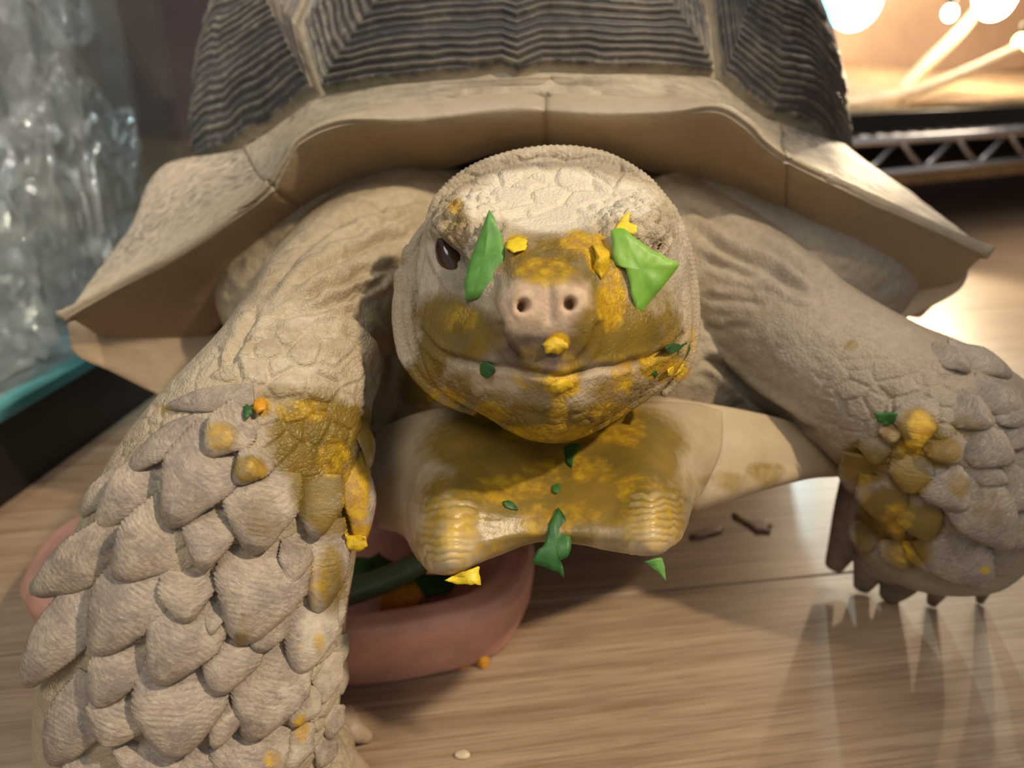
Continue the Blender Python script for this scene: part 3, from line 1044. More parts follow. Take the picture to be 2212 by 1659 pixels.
def scute(outline, areola, rings, pyr, amp=0.0011, nring=110, npt=220, dusty=()):
    """outline and areola: matching 3D polygons (same vertex count)"""
    nv = len(outline)
    per = npt // nv
    O, A = [], []
    for i in range(nv):
        a, b = outline[i], outline[(i + 1) % nv]
        c, d_ = areola[i], areola[(i + 1) % nv]
        for k in range(per):
            t = k / per
            O.append(a + (b - a) * t)
            A.append(c + (d_ - c) * t)
    O, A = np.array(O), np.array(A)
    rr = np.linspace(1, 0, nring)
    m = A[None] + (O - A)[None] * rr[:, None, None]
    sh = m.shape
    m = m.reshape(-1, 3)
    rv = np.repeat(rr, sh[1])
    p, n = on_dome(m)
    nz = fbm(m * 45, 3)
    phv = rv * rings + (nz - 0.5) * 1.5
    fr = phv - np.floor(phv)
    ridge = np.clip(1 - np.abs(fr - 0.55) / 0.45, 0, 1) ** 0.7
    rid = np.floor(phv)
    k = (0.45 + 0.9 * _hash(rid.astype(np.int64), rid.astype(np.int64) * 3 + 1, rid.astype(np.int64) * 7))
    inside = sstep(0.0, 0.03, 1 - rv)
    h = pyr * (1 - rv) ** 0.9 * (1 - 0.25 * (1 - rv)) + amp * ridge * k * inside
    h = h - 0.004 * (1 - sstep(0, 0.035, 1 - rv))
    p = p + n * h[:, None]
    G = Geo()
    G.grid(p.reshape(sh), closed=True)
    c0 = G.n
    last = (sh[0] - 1) * sh[1]
    G.v.append(p.reshape(sh)[-1].mean(0)[None])
    for c in range(sh[1]):
        G.f.append((last + c, last + (c + 1) % sh[1], c0))
    o = G.build('scute', SCUTE, carapace)
    at = np.ones((len(p) + 1, 4))
    at[:-1, 0] = ridge * np.clip(k, 0, 1)
    at[:-1, 1] = rv
    at[:-1, 2] = (1 - sstep(0, 0.03, 1 - rv)) * 0.6 + 0.35 * sstep(0.86, 1.0, rv)
    if dusty:
        eidx = np.repeat(np.arange(nv), per)
        dm = np.tile(np.isin(eidx, dusty).astype(float), sh[0])
        at[:-1, 2] += 0.30 * dm
        at[:-1, 0] = at[:-1, 0] * (1 - dm) + (0.45 + 0.45 * at[:-1, 0]) * dm
    at[-1, :3] = (0.5, 0, 0.2)
    set_attr(o.data, 'ring', at)
    return o


def pxd(pts):
    return np.array([dome_hit(*q) for q in pts])


def ang(az, el):
    """point on the dome by azimuth from the front (degrees, + to the right) and elevation"""
    a, e = R(az), R(el)
    return DC + DR * np.array([math.sin(a) * math.cos(e), -math.cos(a) * math.cos(e), math.sin(e)])


# first vertebral
scute(pxd([(690, 199), (860, 172), (1010, 158), (1085, 144), (1118, 160), (1175, 142), (1310, 150), (1548, 161), (1536, 60), (1470, -170), (1120, -215), (760, -170), (650, 60)]),
      pxd([(1030, -130), (1045, -132), (1070, -134), (1090, -134), (1112, -133), (1130, -134), (1180, -134), (1240, -132), (1240, -140), (1230, -152), (1110, -160), (1040, -152), (1030, -140)]), 21, .016, .0013, 150, 390, dusty=(7, 8, 11, 12))
# first costals
v_l = pxd([(678, 192), (640, 55), (745, -175)])
scute(np.concatenate([pxd([(680, 196), (590, 262), (500, 318), (430, 345), (362, 348)]), [ang(-68, 16), ang(-72, 40)], pxd([(745, -178), (634, 50)])]),
      np.concatenate([pxd([(600, -60), (585, -58), (570, -56), (555, -56), (540, -58)]), [dome_hit(535, -64), dome_hit(545, -70)], pxd([(590, -72), (600, -66)])]), 24, .020, .0015, 150, 360)
scute(np.concatenate([pxd([(1560, 166), (1612, 212), (1670, 250), (1775, 286)]), [ang(66, 12), ang(76, 18), ang(74, 40)], pxd([(1485, -175), (1550, 50)])]),
      np.concatenate([pxd([(1590, -90), (1600, -88), (1612, -88), (1625, -90)]), [dome_hit(1630, -94), dome_hit(1630, -98), dome_hit(1625, -104)], pxd([(1600, -104), (1592, -98)])]), 24, .018, .0015, 150, 360)
# hidden ones further back
for (az0, az1, e0, e1) in ((-102, -74, 14, 48), (-135, -104, 14, 48), (-168, -137, 14, 48), (78, 103, 16, 48), (105, 136, 14, 48), (138, 169, 14, 48)):
    o4 = [ang(az0, e0), ang(az1, e0), ang(az1, e1), ang(az0, e1)]
    cc = ang((az0 + az1) / 2, (e0 + e1) / 2 + 4)
    scute(np.array(o4), np.array([cc + (q - cc) * .15 for q in o4]), 16, .012, .001, 60, 100)
for (y0, y1) in ((.36, .47), (.475, .58), (.585, .69)):
    wv = .065
    o4 = [np.array([-wv, y0, .4]), np.array([wv, y0, .4]), np.array([wv * 1.1, y1, .4]), np.array([-wv * 1.1, y1, .4])]
    o4 = np.array([on_dome(q[None] - np.array([0, 0, .1]) * 0)[0][0] for q in o4])
    cc = on_dome(o4.mean(0)[None])[0][0]
    scute(o4, np.array([cc + (q - cc) * .2 for q in o4]), 16, .012, .001, 60, 100)

# marginals: stations from the left tip over the neck to the right tip
ST = [  # rim px,d ; inner px,d ; thickness px ; upper border px (on the dome)
    ((140, 683, .345), (330, 800, .40), 5, (285, 500, .41)),
    ((250, 622, .336), (430, 740, .385), 5, (300, 450, .405)),
    ((390, 546, .323), (520, 660, .375), 6, (328, 385, .40)),
    ((500, 472, .313), (610, 560, .368), 7, (378, 348, .395)),
    ((578, 412, .304), (690, 490, .362), 12, (500, 322)),
    ((618, 352, .299), (770, 445, .357), 12, (590, 268)),
    ((652, 304, .295), (830, 415, .354), 12, (645, 228)),
    ((745, 266, .291), (900, 385, .352), 20, (690, 204)),
    ((900, 266, .294), (980, 360, .351), 42, (860, 176)),
    ((1100, 246, .298), (1120, 325, .351), 48, (1110, 160)),
    ((1300, 254, .297), (1280, 335, .352), 46, (1310, 154)),
    ((1440, 250, .294), (1400, 370, .353), 34, (1450, 158)),
    ((1545, 238, .291), (1490, 405, .356), 16, (1550, 165)),
    ((1612, 272, .293), (1560, 445, .36), 12, (1600, 205)),
    ((1655, 314, .297), (1630, 485, .364), 12, (1650, 243)),
    ((1712, 352, .303), (1700, 535, .368), 12, (1710, 266)),
    ((1840, 414, .312), (1780, 600, .372), 6, (1790, 292, .395)),
    ((1985, 480, .325), (1880, 660, .38), 5, (1868, 345, .40)),
    ((2133, 547, .342), (1990, 690, .395), 5, (1935, 398, .41)),
]
prof = []
for (ru, rv, rd), (iu, iv, idp), th_, sp in ST:
    if len(sp) == 3:
        s = P(*sp)
        sag = -0.3
    else:
        s = on_dome(dome_hit(*sp)[None], 0.99)[0][0]
        sag = 1.0
    r0 = P(ru, rv, rd)
    r1 = P(ru, rv - th_, rd + 0.002 + th_ * 0.00008)
    inn = P(iu, iv, idp)
    m1 = s * 0.62 + r1 * 0.38
    m2 = s * 0.25 + r1 * 0.75
    m1 = m1 - np.array([0, 0, 0.004]) * sag
    m2 = m2 - np.array([0, 0, 0.003]) * sag
    rm = (r0 + r1) / 2 - FW * 0.0012 * (th_ / 24.0 + 0.4)
    u1 = r0 * 0.6 + inn * 0.4
    u2 = r0 * 0.25 + inn * 0.75
    prof.append([s, m1, m2, r1, rm, r0, u1, u2, inn])
prof = np.array(prof)
NP = 64
prof_f = np.stack([cr(prof[:, k], 18 * 16 + 1) for k in range(prof.shape[1])], 1)   # along the rim
bounds = [0, 4 * 16 + 2, 9 * 16 + 6, 15 * 16 - 2, 18 * 16]
for bi in range(4):
    a, b = bounds[bi], bounds[bi + 1]
    seg = prof_f[a:b + 1]
    G = np.stack([cr(row, NP) for row in seg])
    sh = G.shape
    tt = np.linspace(0, 8, NP)
    # lower the two ends slightly so that the seam between scutes reads
    xx = np.linspace(0, 1, sh[0])
    e = np.minimum(xx, 1 - xx) * (sh[0])
    dep = 0.0009 * np.exp(-(e / 1.0) ** 2)
    cen = G.mean(1, keepdims=True)
    nrm = np.cross(np.gradient(G, axis=0), np.gradient(G, axis=1))
    nrm /= np.linalg.norm(nrm, axis=2)[..., None] + 1e-12
    if (nrm[sh[0] // 2, 5] @ UP) < 0:
        nrm = -nrm
    nz = fbm((G * 60).reshape(-1, 3), 4).reshape(sh[:2])
    topm = sstep(3.4, 2.6, tt)[None]
    ring = np.abs(((tt * 2.6)[None] + (nz - 0.5) * 1.5) % 1.0 - 0.5) * 2
    G = G + nrm * ((nz - 0.5) * 0.0014 - dep[:, None] + topm * 0.0004 * ring)[..., None]
    # thin closed solid: outer skin plus an inner skin
    Gi = G - nrm * 0.0025
    gg = Geo()
    full = np.concatenate([G, Gi[:, ::-1]], 1)
    gg.rings(full)
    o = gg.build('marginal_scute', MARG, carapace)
    at = np.zeros((gg.n, 4))
    topv = np.concatenate([tt, tt[::-1]])
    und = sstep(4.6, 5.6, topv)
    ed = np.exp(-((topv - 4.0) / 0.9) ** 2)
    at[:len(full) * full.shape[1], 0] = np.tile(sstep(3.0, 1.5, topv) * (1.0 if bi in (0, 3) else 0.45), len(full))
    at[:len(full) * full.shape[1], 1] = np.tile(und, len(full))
    at[:len(full) * full.shape[1], 2] = np.tile(ed, len(full))
    at[:, 3] = 1
    set_attr(o.data, 'ring', at)


def side_wall(front, back_y, name):
    """flared side of the shell behind the front corner: an outline (px, d) carried backwards"""
    f = np.array([P(*q) for q in front])
    f = cr(f, 40, True)
    cen = f.mean(0)
    rings = []
    for t, sc_ in ((0, .55), (0.0, .9), (0.004, 1.0), (.03, 1.02), (.12, 1.03), (.25, 1.0), (.33, .7)):
        q = cen + (f - cen) * sc_
        q = q + np.array([0, t, 0])
        q[:, 2] += t * 0.02
        rings.append(q)
    g = Geo()
    g.rings(cr(np.array(rings), 30))
    o = g.build('marginal_scute', MARG, carapace)
    at = np.zeros((g.n, 4))
    at[:, 1] = 1
    at[:, 3] = 1
    set_attr(o.data, 'ring', at)


side_wall([(158, 690, .362), (146, 725, .362), (160, 768, .364), (235, 803, .368), (330, 850, .372), (430, 890, .376), (520, 800, .385), (470, 700, .385), (330, 660, .375)], .7, 'left')
side_wall([(2075, 548, .362), (2093, 570, .362), (2092, 604, .363), (2060, 640, .365), (1945, 694, .37), (1850, 700, .378), (1800, 620, .385), (1880, 540, .385), (1990, 530, .372)], .7, 'right')
# rim running round the back
rim = []
for az in np.linspace(-92, -268, 40):
    a = R(az)
    for_ = np.array([math.sin(a), -math.cos(a)])
    rim.append([DC[0] + for_[0] * .185, DC[1] + for_[1] * .225, .19])
rim = np.array(rim)
rg = []
for q in rim:
    dirv = np.array([q[0] - DC[0], q[1] - DC[1], 0])
    dirv /= np.linalg.norm(dirv)
    zz = np.array([0, 0, 1.0])
    rg.append([q + dirv * .002, q + dirv * .022 - zz * .05, q + dirv * .036 - zz * .085, q + dirv * .02 - zz * .10, q - dirv * .03 - zz * .08])
g = Geo()
g.rings(np.stack([cr(np.array(x), 20) for x in rg]))
o = g.build('marginal_scute', MARG, carapace)
at = np.zeros((g.n, 4))
at[:, 0] = 0.4
at[:, 3] = 1
set_attr(o.data, 'ring', at)

# --- plastron with the forked gular horns
GU = [  # rows from the back (under the chin) to the front edge
    [(800, 935, .285), (868, 905, .278), (930, 885, .272), (1000, 875, .268), (1090, 868, .266), (1185, 866, .265), (1280, 866, .266), (1370, 868, .268), (1430, 868, .272), (1490, 872, .28), (1560, 888, .288)],
    [(800, 985, .272), (865, 960, .262), (925, 945, .254), (995, 938, .248), (1090, 940, .247), (1190, 945, .247), (1290, 940, .247), (1370, 930, .248), (1430, 930, .254), (1490, 940, .266), (1560, 955, .278)],
    [(806, 1040, .264), (868, 1030, .252), (915, 1020, .240), (985, 1010, .232), (1080, 1022, .233), (1190, 1030, .234), (1300, 1020, .233), (1390, 1000, .231), (1440, 1000, .238), (1490, 1010, .254), (1540, 1020, .27)],
    [(812, 1090, .262), (872, 1085, .248), (905, 1080, .232), (968, 1070, .219), (1062, 1085, .222), (1185, 1095, .225), (1310, 1080, .222), (1402, 1055, .219), (1455, 1060, .228), (1492, 1065, .246), (1520, 1065, .266)],
    [(814, 1120, .262), (874, 1120, .248), (902, 1140, .228), (962, 1140, .212), (1050, 1140, .217), (1175, 1138, .221), (1310, 1128, .217), (1410, 1112, .212), (1464, 1110, .224), (1490, 1090, .244), (1508, 1076, .264)],
    [(816, 1136, .264), (872, 1148, .250), (902, 1190, .230), (962, 1200, .209), (1060, 1178, .216), (1172, 1160, .221), (1310, 1166, .216), (1412, 1168, .209), (1466, 1152, .224), (1490, 1108, .246), (1502, 1082, .266)],
    [(818, 1142, .270), (872, 1158, .256), (908, 1215, .236), (968, 1238, .213), (1064, 1204, .222), (1172, 1172, .227), (1312, 1188, .222), (1410, 1198, .213), (1462, 1172, .230), (1490, 1114, .252), (1502, 1086, .272)],
    [(822, 1138, .285), (878, 1150, .272), (925, 1205, .252), (980, 1225, .232), (1068, 1190, .240), (1172, 1160, .245), (1312, 1172, .240), (1400, 1182, .232), (1450, 1155, .246), (1482, 1100, .268), (1500, 1076, .288)],
    [(826, 1100, .31), (890, 1110, .30), (945, 1130, .29), (1000, 1140, .28), (1080, 1130, .28), (1172, 1120, .28), (1300, 1120, .28), (1380, 1120, .28), (1430, 1100, .29), (1470, 1070, .30), (1500, 1050, .31)],
]
gu = np.array([[P(*q) for q in row] for row in GU])
gu = np.stack([cr(row, 260) for row in gu])
gu = cr(gu, 220)
sh = gu.shape
fu, fv, fd = project(gu.reshape(-1, 3))
nrm = np.cross(np.gradient(gu, axis=0), np.gradient(gu, axis=1))
nrm /= np.linalg.norm(nrm, axis=2)[..., None] + 1e-12
if (nrm[60, 130] @ UP) < 0:
    nrm = -nrm
nrm = nrm.reshape(-1, 3)
ringv = np.zeros(len(fu))
dsp = np.zeros(len(fu))
wz = (fbm(gu.reshape(-1, 3) * 130, 3) - 0.5)
for (uc, vt, wu, wv, vis) in ((968, 1238, 62, 62, 1), (1412, 1200, 62, 56, -1)):
    x = (fu - uc) / wu
    y = (vt - fv) / wv
    sdist = (np.abs(x * 0.8) ** 7 + np.abs(y) ** 7) ** (1 / 7.0) + wz * 0.30
    msk = sstep(0.25, 0.5, sdist) * (1 - sstep(2.2, 2.9, sdist)) * (np.abs(x) < 2.0)
    rr_ = (0.5 + 0.5 * np.cos(sdist * 2 * np.pi * 3.4 + wz * 5)) ** 0.5 * (0.2 + 1.5 * fbm(gu.reshape(-1, 3) * 110 + 9, 2))
    msk = msk * (0.12 + 0.88 * (1 - sstep(0.65, 1.15, np.abs(x))))
    dsp += msk * (rr_ - 0.6) * 0.00034
    ringv = np.maximum(ringv, msk * rr_)
dsp += (fbm(gu.reshape(-1, 3) * 60, 4) - 0.5) * 0.0016
pf = gu.reshape(-1, 3) + nrm * dsp[:, None]
top = pf.reshape(sh)
bot = top.copy()
bot[:, :, 2] -= 0.004
back = np.array([[q + np.array([0, .30, -.01]) for q in top[0]]])
pg = Geo()
# outer skin, then a return skin further in, so that it is a slab
inner = np.stack([top[0] + np.array([0, 0.01, -0.02]), (top[0] + top[-1]) / 2 + np.array([0, 0.01, -.006]), top[-1] + np.array([0, 0.0, 0.004])])
pg.grid(top)
plastron = pg.build('plastron', PLAS, tortoise)
plastron['label'] = 'cream plastron front with two forked horns under the chin'
at = np.zeros((len(pf), 4))
at[:, 0] = ringv
at[:, 3] = 1
set_attr(plastron.data, 'ring', at)
paint(plastron)
smask = np.clip(ringv * 1.5, 0, 1)
# crests of the growth lines are rubbed clean
a_ = plastron.data.color_attributes['paint']
buf = np.empty(len(pf) * 4, dtype=np.float32)
a_.data.foreach_get('color', buf)
buf = buf.reshape(-1, 4)
buf[:, 1] *= 1 - 0.4 * smask
buf[:, 0] *= 1 - 0.1 * smask
a_.data.foreach_set('color', buf.ravel())
sol = plastron.modifiers.new('slab', 'SOLIDIFY')
sol.thickness = 0.003
sol.offset = -1
# main plate: right wing and belly
WG = [[(1380, 860, .292), (1430, 864, .29), (1500, 876, .292), (1600, 895, .30), (1700, 918, .312), (1760, 945, .322)],
      [(1400, 950, .284), (1450, 950, .282), (1520, 950, .285), (1620, 955, .293), (1720, 965, .308), (1790, 982, .322)],
      [(1430, 1030, .278), (1470, 1035, .276), (1540, 1030, .279), (1630, 1010, .291), (1730, 1000, .308), (1812, 1006, .324)],
      [(1440, 1075, .278), (1480, 1085, .276), (1550, 1066, .280), (1640, 1040, .292), (1740, 1018, .310), (1812, 1014, .326)],
      [(1440, 1070, .292), (1490, 1080, .290), (1560, 1062, .294), (1650, 1036, .306), (1745, 1014, .322), (1812, 1010, .334)],
      [(1420, 1010, .33), (1490, 1010, .33), (1570, 1000, .34), (1660, 990, .345), (1745, 985, .355), (1800, 985, .36)]]
wg = np.array([[P(*q) for q in row] for row in WG])
wg = cr(np.stack([cr(row, 90) for row in wg]), 80)
g = Geo()
g.grid(wg)
wing = g.build('plastron_plate', PLAS, plastron)
sol = wing.modifiers.new('slab', 'SOLIDIFY')
sol.thickness = 0.003
sol.offset = -1
paint(wing)
g = Geo()
g.rings(np.array([[(-.10 + .0 * k, .27, z), (.10, .27, z), (.13, .34, z), (.15, .45, z), (.15, .62, z), (.09, .74, z), (-.09, .74, z), (-.15, .62, z), (-.15, .45, z), (-.13, .34, z)] for k, z in enumerate((.075, .088))]))
bel = g.build('plastron_plate', PLAS, plastron)
paint(bel)


# --- horny scales on the legs, one object each
def leg_scale(bu, bv, tu, tv, wpx, mat, lift=0.004, thick=0.22, name='leg_scale', keel=0.3, tipw=0.2):
    p0, n0 = hit(bu, bv)
    if p0 is None:
        p0, n0 = hit(bu + (25 if bu < 1000 else -25), bv)
        if p0 is None:
            return None
    dpt = (p0 - CAM) @ FW
    p1, n1 = hit(tu, tv)
    if p1 is not None and abs((p1 - CAM) @ FW - dpt) < 0.03:
        dt = (p1 - CAM) @ FW - lift
    else:
        dt = dpt - lift * 0.4
        if tu < 260 and bv > 950:
            dt = dpt + 0.002
    tip = P(tu, tv, dt)
    W = wpx * dpt / F * 0.5 * 1.08
    ax = tip - p0
    L = np.linalg.norm(ax)
    ax /= L
    view = (p0 - CAM) / np.linalg.norm(p0 - CAM)
    nn = n0 * 0.5 - view * 0.5
    sd = np.cross(ax, nn)
    sd /= np.linalg.norm(sd)
    up = np.cross(sd, ax)
    if up @ view > 0:
        up = -up
    nt, na = 96, 28
    t = np.concatenate([np.linspace(-0.30, 0.88, nt - 10), np.linspace(0.89, 1.0, 10)])
    k = np.clip(t, 0, 1)
    q = np.clip((t - 0.28) / 0.72, 0, 1)
    wid = 0.88 + 0.12 * np.sin(np.clip((t + .3) / .58, 0, 1) * np.pi / 2)
    wid = np.where(t > 0.28, 1 - (1 - tipw) * q ** 1.12, wid) * np.sqrt(np.clip((1.0 - t) / 0.10, 0.0004, 1))
    hh = 0.35 + 0.65 * np.clip((t + .3) / 1.1, 0, 1) ** 1.1
    hh = hh * np.clip((1.0 - t) / 0.16, 0.0004, 1) ** 0.45
    H = W * 2 * thick
    a = np.linspace(0, np.pi, na - 8)
    top_x, top_y = np.sign(np.cos(a)) * np.abs(np.cos(a)) ** 0.8, np.sin(a) ** 0.6
    top_y = top_y * (1 - keel) + keel * np.clip(1 - np.abs(top_x), 0, 1) ** 1.2
    ub = np.linspace(-1, 1, 10)[1:-1]
    bx, by = ub, -0.22 * (1 - ub ** 2)
    sx, sy = np.concatenate([top_x, bx]), np.concatenate([top_y, by])
    bend = -0.10 * L * (k ** 2) * (1 if lift > 0 else 0)
    curve = p0 + ax * (t * L)[:, None] + up * (bend + 0.10 * L * np.sin(np.clip(k, 0, 1) * np.pi))[:, None] - up * (0.35 * H * (t < 0) * np.abs(t) / .3)[:, None]
    seedv = RNG.uniform(0, 50)
    rn = max(6, int(L / 0.00135))
    sarc = (t[:, None] + 0.30 * (sx[None] ** 2))
    wob = fbm(np.stack([np.repeat(t, len(sx)) * 3 + seedv, np.tile(sx, nt) * 1.5, np.full(nt * len(sx), seedv)], 1), 3).reshape(nt, -1)
    phs = sarc * rn + (wob - 0.5) * 4.0
    saw = (phs % 1.0)
    saw = np.where(saw < .75, saw / .75, (1 - saw) / .25)
    istop = np.concatenate([np.ones(len(top_x)), np.zeros(len(bx))])
    rad = 1 + istop[None] * (0.08 * (saw - 0.5) * (0.35 + 0.65 * (1 - k[:, None])) * (0.5 + wob) + 0.22 * (wob - 0.5))
    asym = 1 + 0.06 * math.sin(seedv)
    g3 = curve[:, None] + sd[None, None] * (sx[None] * asym * (wid[:, None]) * W * rad)[..., None] + up[None, None] * (sy[None] * hh[:, None] * H * rad)[..., None]
    g = Geo()
    g.rings(g3)
    o = g.build(name, mat, tortoise)
    at = np.ones((g.n, 4))
    at[:nt * len(sx), 0] = saw.ravel()
    at[:nt * len(sx), 1] = (sarc * L / .02 + seedv).ravel()
    at[:nt * len(sx), 2] = np.tile(sx * W / .01, nt) + 0.0
    set_attr(o.data, 'ring', at)
    paint(o)
    return o


LS = [(500, 858, 347, 880, 52), (440, 925, 258, 1025, 84), (515, 912, 440, 985, 95), (560, 985, 508, 1045, 82), (460, 985, 362, 1140, 150),
      (330, 1020, 200, 1152, 105), (240, 1045, 172, 1122, 52), (250, 1165, 55, 1292, 118), (360, 1140, 246, 1255, 140), (462, 1120, 435, 1235, 112),
      (572, 1055, 548, 1200, 150), (690, 1055, 683, 1165, 98), (766, 1025, 780, 1192, 78), (782, 930, 802, 1014, 44), (697, 1170, 692, 1330, 110),
      (318, 1250, 195, 1424, 150), (405, 1250, 400, 1350, 112), (580, 1205, 520, 1398, 178), (190, 1305, 40, 1495, 118), (425, 1325, 335, 1484, 160),
      (468, 1320, 455, 1372, 46), (508, 1380, 468, 1508, 120), (625, 1262, 590, 1335, 80), (582, 1335, 557, 1412, 90), (676, 1325, 642, 1464, 112),
      (722, 1310, 722, 1358, 44), (268, 1415, 208, 1534, 112), (395, 1465, 380, 1645, 172), (597, 1435, 540, 1606, 160), (495, 1510, 463, 1622, 74),
      (190, 1520, 108, 1660, 118), (270, 1520, 230, 1612, 130), (292, 1612, 270, 1668, 76), (548, 1600, 500, 1725, 160), (708, 1435, 690, 1528, 68),
      (660, 1500, 630, 1572, 86), (625, 1590, 600, 1685, 110), (735, 1390, 735, 1440, 36), (738, 1450, 735, 1505, 36), (720, 1540, 712, 1600, 50), (705, 1605, 690, 1660, 60),
      (360, 1640, 330, 1740, 130), (450, 1640, 430, 1740, 120), (200, 1660, 150, 1740, 110), (600, 1120, 640, 1120, 60), (640, 1180, 625, 1270, 70)]
LS.pop(-2)
for (a, b, c, d_, wpx) in LS:
    leg_scale(a, b, c, d_, wpx, HORN)
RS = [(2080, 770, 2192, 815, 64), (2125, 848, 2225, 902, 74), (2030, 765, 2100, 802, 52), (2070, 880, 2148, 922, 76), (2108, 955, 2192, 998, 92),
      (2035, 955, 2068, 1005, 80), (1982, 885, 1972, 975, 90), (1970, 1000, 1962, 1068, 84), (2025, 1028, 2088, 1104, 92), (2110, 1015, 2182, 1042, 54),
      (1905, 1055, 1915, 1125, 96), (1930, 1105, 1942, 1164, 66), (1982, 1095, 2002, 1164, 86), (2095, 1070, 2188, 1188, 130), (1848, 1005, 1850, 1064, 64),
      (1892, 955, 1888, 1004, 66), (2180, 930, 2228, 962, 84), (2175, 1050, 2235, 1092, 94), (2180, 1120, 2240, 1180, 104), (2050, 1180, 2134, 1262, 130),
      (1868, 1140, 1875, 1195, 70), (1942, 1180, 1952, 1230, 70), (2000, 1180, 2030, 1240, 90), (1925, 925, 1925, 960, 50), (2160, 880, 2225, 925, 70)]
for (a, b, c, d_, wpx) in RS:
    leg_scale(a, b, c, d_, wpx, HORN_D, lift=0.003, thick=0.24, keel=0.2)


# --- claws
def claw(bu, bv, bd, tu, tv, td, wpx, mat):
    a, b = P(bu, bv, bd), P(tu, tv, td)
    b[2] = max(b[2], 0.001)
    mid = (a + b) / 2 + np.array([0, -0.004, 0.003])
    W = wpx * bd / F / 2
    g = Geo()
    g.tube(np.array([a, mid, b]), np.array([(W, W * .8), (W * .92, W * .75), (W * .42, W * .36)]), 14, 14)
    o = g.build('claw', mat, tortoise)
    return o


claw(1872, 1035, .350, 1802, 1222, .374, 104, CLAW)
claw(1890, 1140, .356, 1862, 1268, .368, 92, CLAW)
claw(1950, 1195, .355, 1918, 1296, .363, 100, CLAW)
claw(2022, 1210, .348, 2010, 1314, .360, 56, CLAW)
claw(2108, 1205, .343, 2114, 1308, .361, 44, CLAW)
claw(735, 1545, .290, 800, 1604, .290, 56, CLAW_P)
claw(725, 1620, .272, 790, 1668, .276, 70, CLAW_P)
claw(640, 1680, .258, 660, 1745, .258, 80, CLAW_P)
claw(520, 1690, .25, 520, 1760, .25, 80, CLAW_P)
claw(400, 1690, .25, 380, 1765, .25, 80, CLAW_P)


# ------------------------------------------------------------------ bits of leaf and pumpkin
def flake(name, pts, mat, label, cat, thick=0.0005, bulge=0.0, group=None):
    """flat torn piece: outline as (u, v, d) points in order"""
    pts = [tuple(q) for q in pts]
    q3 = np.array([P(*q) for q in pts])
    q3 = resample(q3, max(24, len(pts) * 4))
    n = len(q3)
    q3 = q3 + (fbm(q3 * 700 + 3, 2)[:, None] - 0.5) * (0.0009 if cat == 'pumpkin' else 0.0006)
    cen = q3.mean(0)
    view = (cen - CAM) / np.linalg.norm(cen - CAM)
    rings = []
    for s in (1.0, .75, .5, .25):
        rr_ = cen + (q3 - cen) * s
        wv_ = (vnoise(rr_ * 260 + 5) - 0.5) * thick * 3
        rings.append(rr_ - view * (bulge * (1 - s * s) + wv_[:, None] * 0 + 0) - view * wv_[:, None])
    rings = np.array(rings)
    back = rings[::-1] + view * thick
    g = Geo()
    g.rings(np.concatenate([rings[::-1], back[::-1]])[:, :, :], caps=True)
    o = g.build(name, mat, None)
    return tag(o, label, cat, group)


def flat_fit(uvd, off):
    A = np.array([[u, v, 1.0] for u, v, d in uvd])
    d = np.array([q[2] for q in uvd])
    k, *_ = np.linalg.lstsq(A, d, rcond=None)
    f = A @ k
    f = f - max(0.0, min(0.0012, float((f - d).max()))) - off
    return [(q[0], q[1], x) for q, x in zip(uvd, f)]


def on_skin(pts, off=0.001, dflt=0.23):
    out = []
    for (u, v) in pts:
        p, n = hit(u, v)
        out.append((u, v, (p - CAM) @ FW if p is not None else dflt))
    return flat_fit(out, off)


def depth_at(u, v, dflt):
    p, n = hit(u, v)
    return dflt if p is None else (p - CAM) @ FW


flake('leaf_piece', [(1057, 452, .2075), (1072, 480, .2065), (1085, 512, .205), (1090, 560, .203), (1086, 600, .202), (1068, 625, .2025), (1045, 640, .2035), (1005, 651, .2055), (1003, 612, .206), (1014, 562, .207), (1036, 508, .2075)],
      LEAF, 'curved green leaf piece stuck beside the nose, in front of the dark eye', 'leaf', .0006, .0008)
flake('leaf_piece', [(1318, 498, .206), (1345, 490, .206), (1376, 518, .2065), (1420, 545, .207), (1470, 571, .2085), (1440, 610, .208), (1405, 652, .207), (1378, 684, .206), (1366, 650, .2055), (1360, 612, .205), (1350, 578, .205), (1328, 572, .205)],
      LEAF_R, 'large light green leaf piece with pointed corner covering the other eye', 'leaf', .0006, .001)
flake('pumpkin_shred', [(1328, 496, .2085), (1342, 470, .2095), (1362, 454, .2105), (1358, 480, .2095), (1377, 486, .2095), (1374, 506, .2085), (1345, 505, .208)],
      PUMP_Y, 'bright yellow pumpkin shred sticking up above the large light green leaf', 'pumpkin', .0012, .0006)
flake('pumpkin_shred', on_skin([(1095, 520), (1118, 512), (1140, 518), (1136, 540), (1112, 545), (1092, 538)], .0014), PUMP_Y, 'small yellow pumpkin shred on the brow beside the curved leaf', 'pumpkin', .0016, .0012)
flake('pumpkin_lump', on_skin([(1278, 530), (1300, 528), (1318, 548), (1316, 585), (1298, 605), (1282, 580), (1290, 555)], .0016), PUMP, 'shiny yellow pumpkin lump on the nose beside the large leaf', 'pumpkin', .002, .0016)
flake('pumpkin_lump', on_skin([(1172, 742), (1195, 728), (1220, 732), (1228, 752), (1205, 768), (1180, 762)], .001), PUMP, 'yellow pumpkin lump on the beak below the nostrils', 'pumpkin', .0016, .0012)
flake('pumpkin_lump', on_skin([(1186, 832), (1205, 818), (1232, 820), (1240, 838), (1212, 850), (1190, 848)], .001), PUMP, 'yellow pumpkin lump on the middle of the lower lip', 'pumpkin', .0016, .0012)
flake('pumpkin_shred', on_skin([(1442, 798), (1460, 788), (1480, 786), (1474, 802), (1455, 812), (1440, 810)], .0012), PUMP_Y, 'yellow pumpkin shred at the corner of the jaw under dark green leaf bits', 'pumpkin', .0012, .0008)
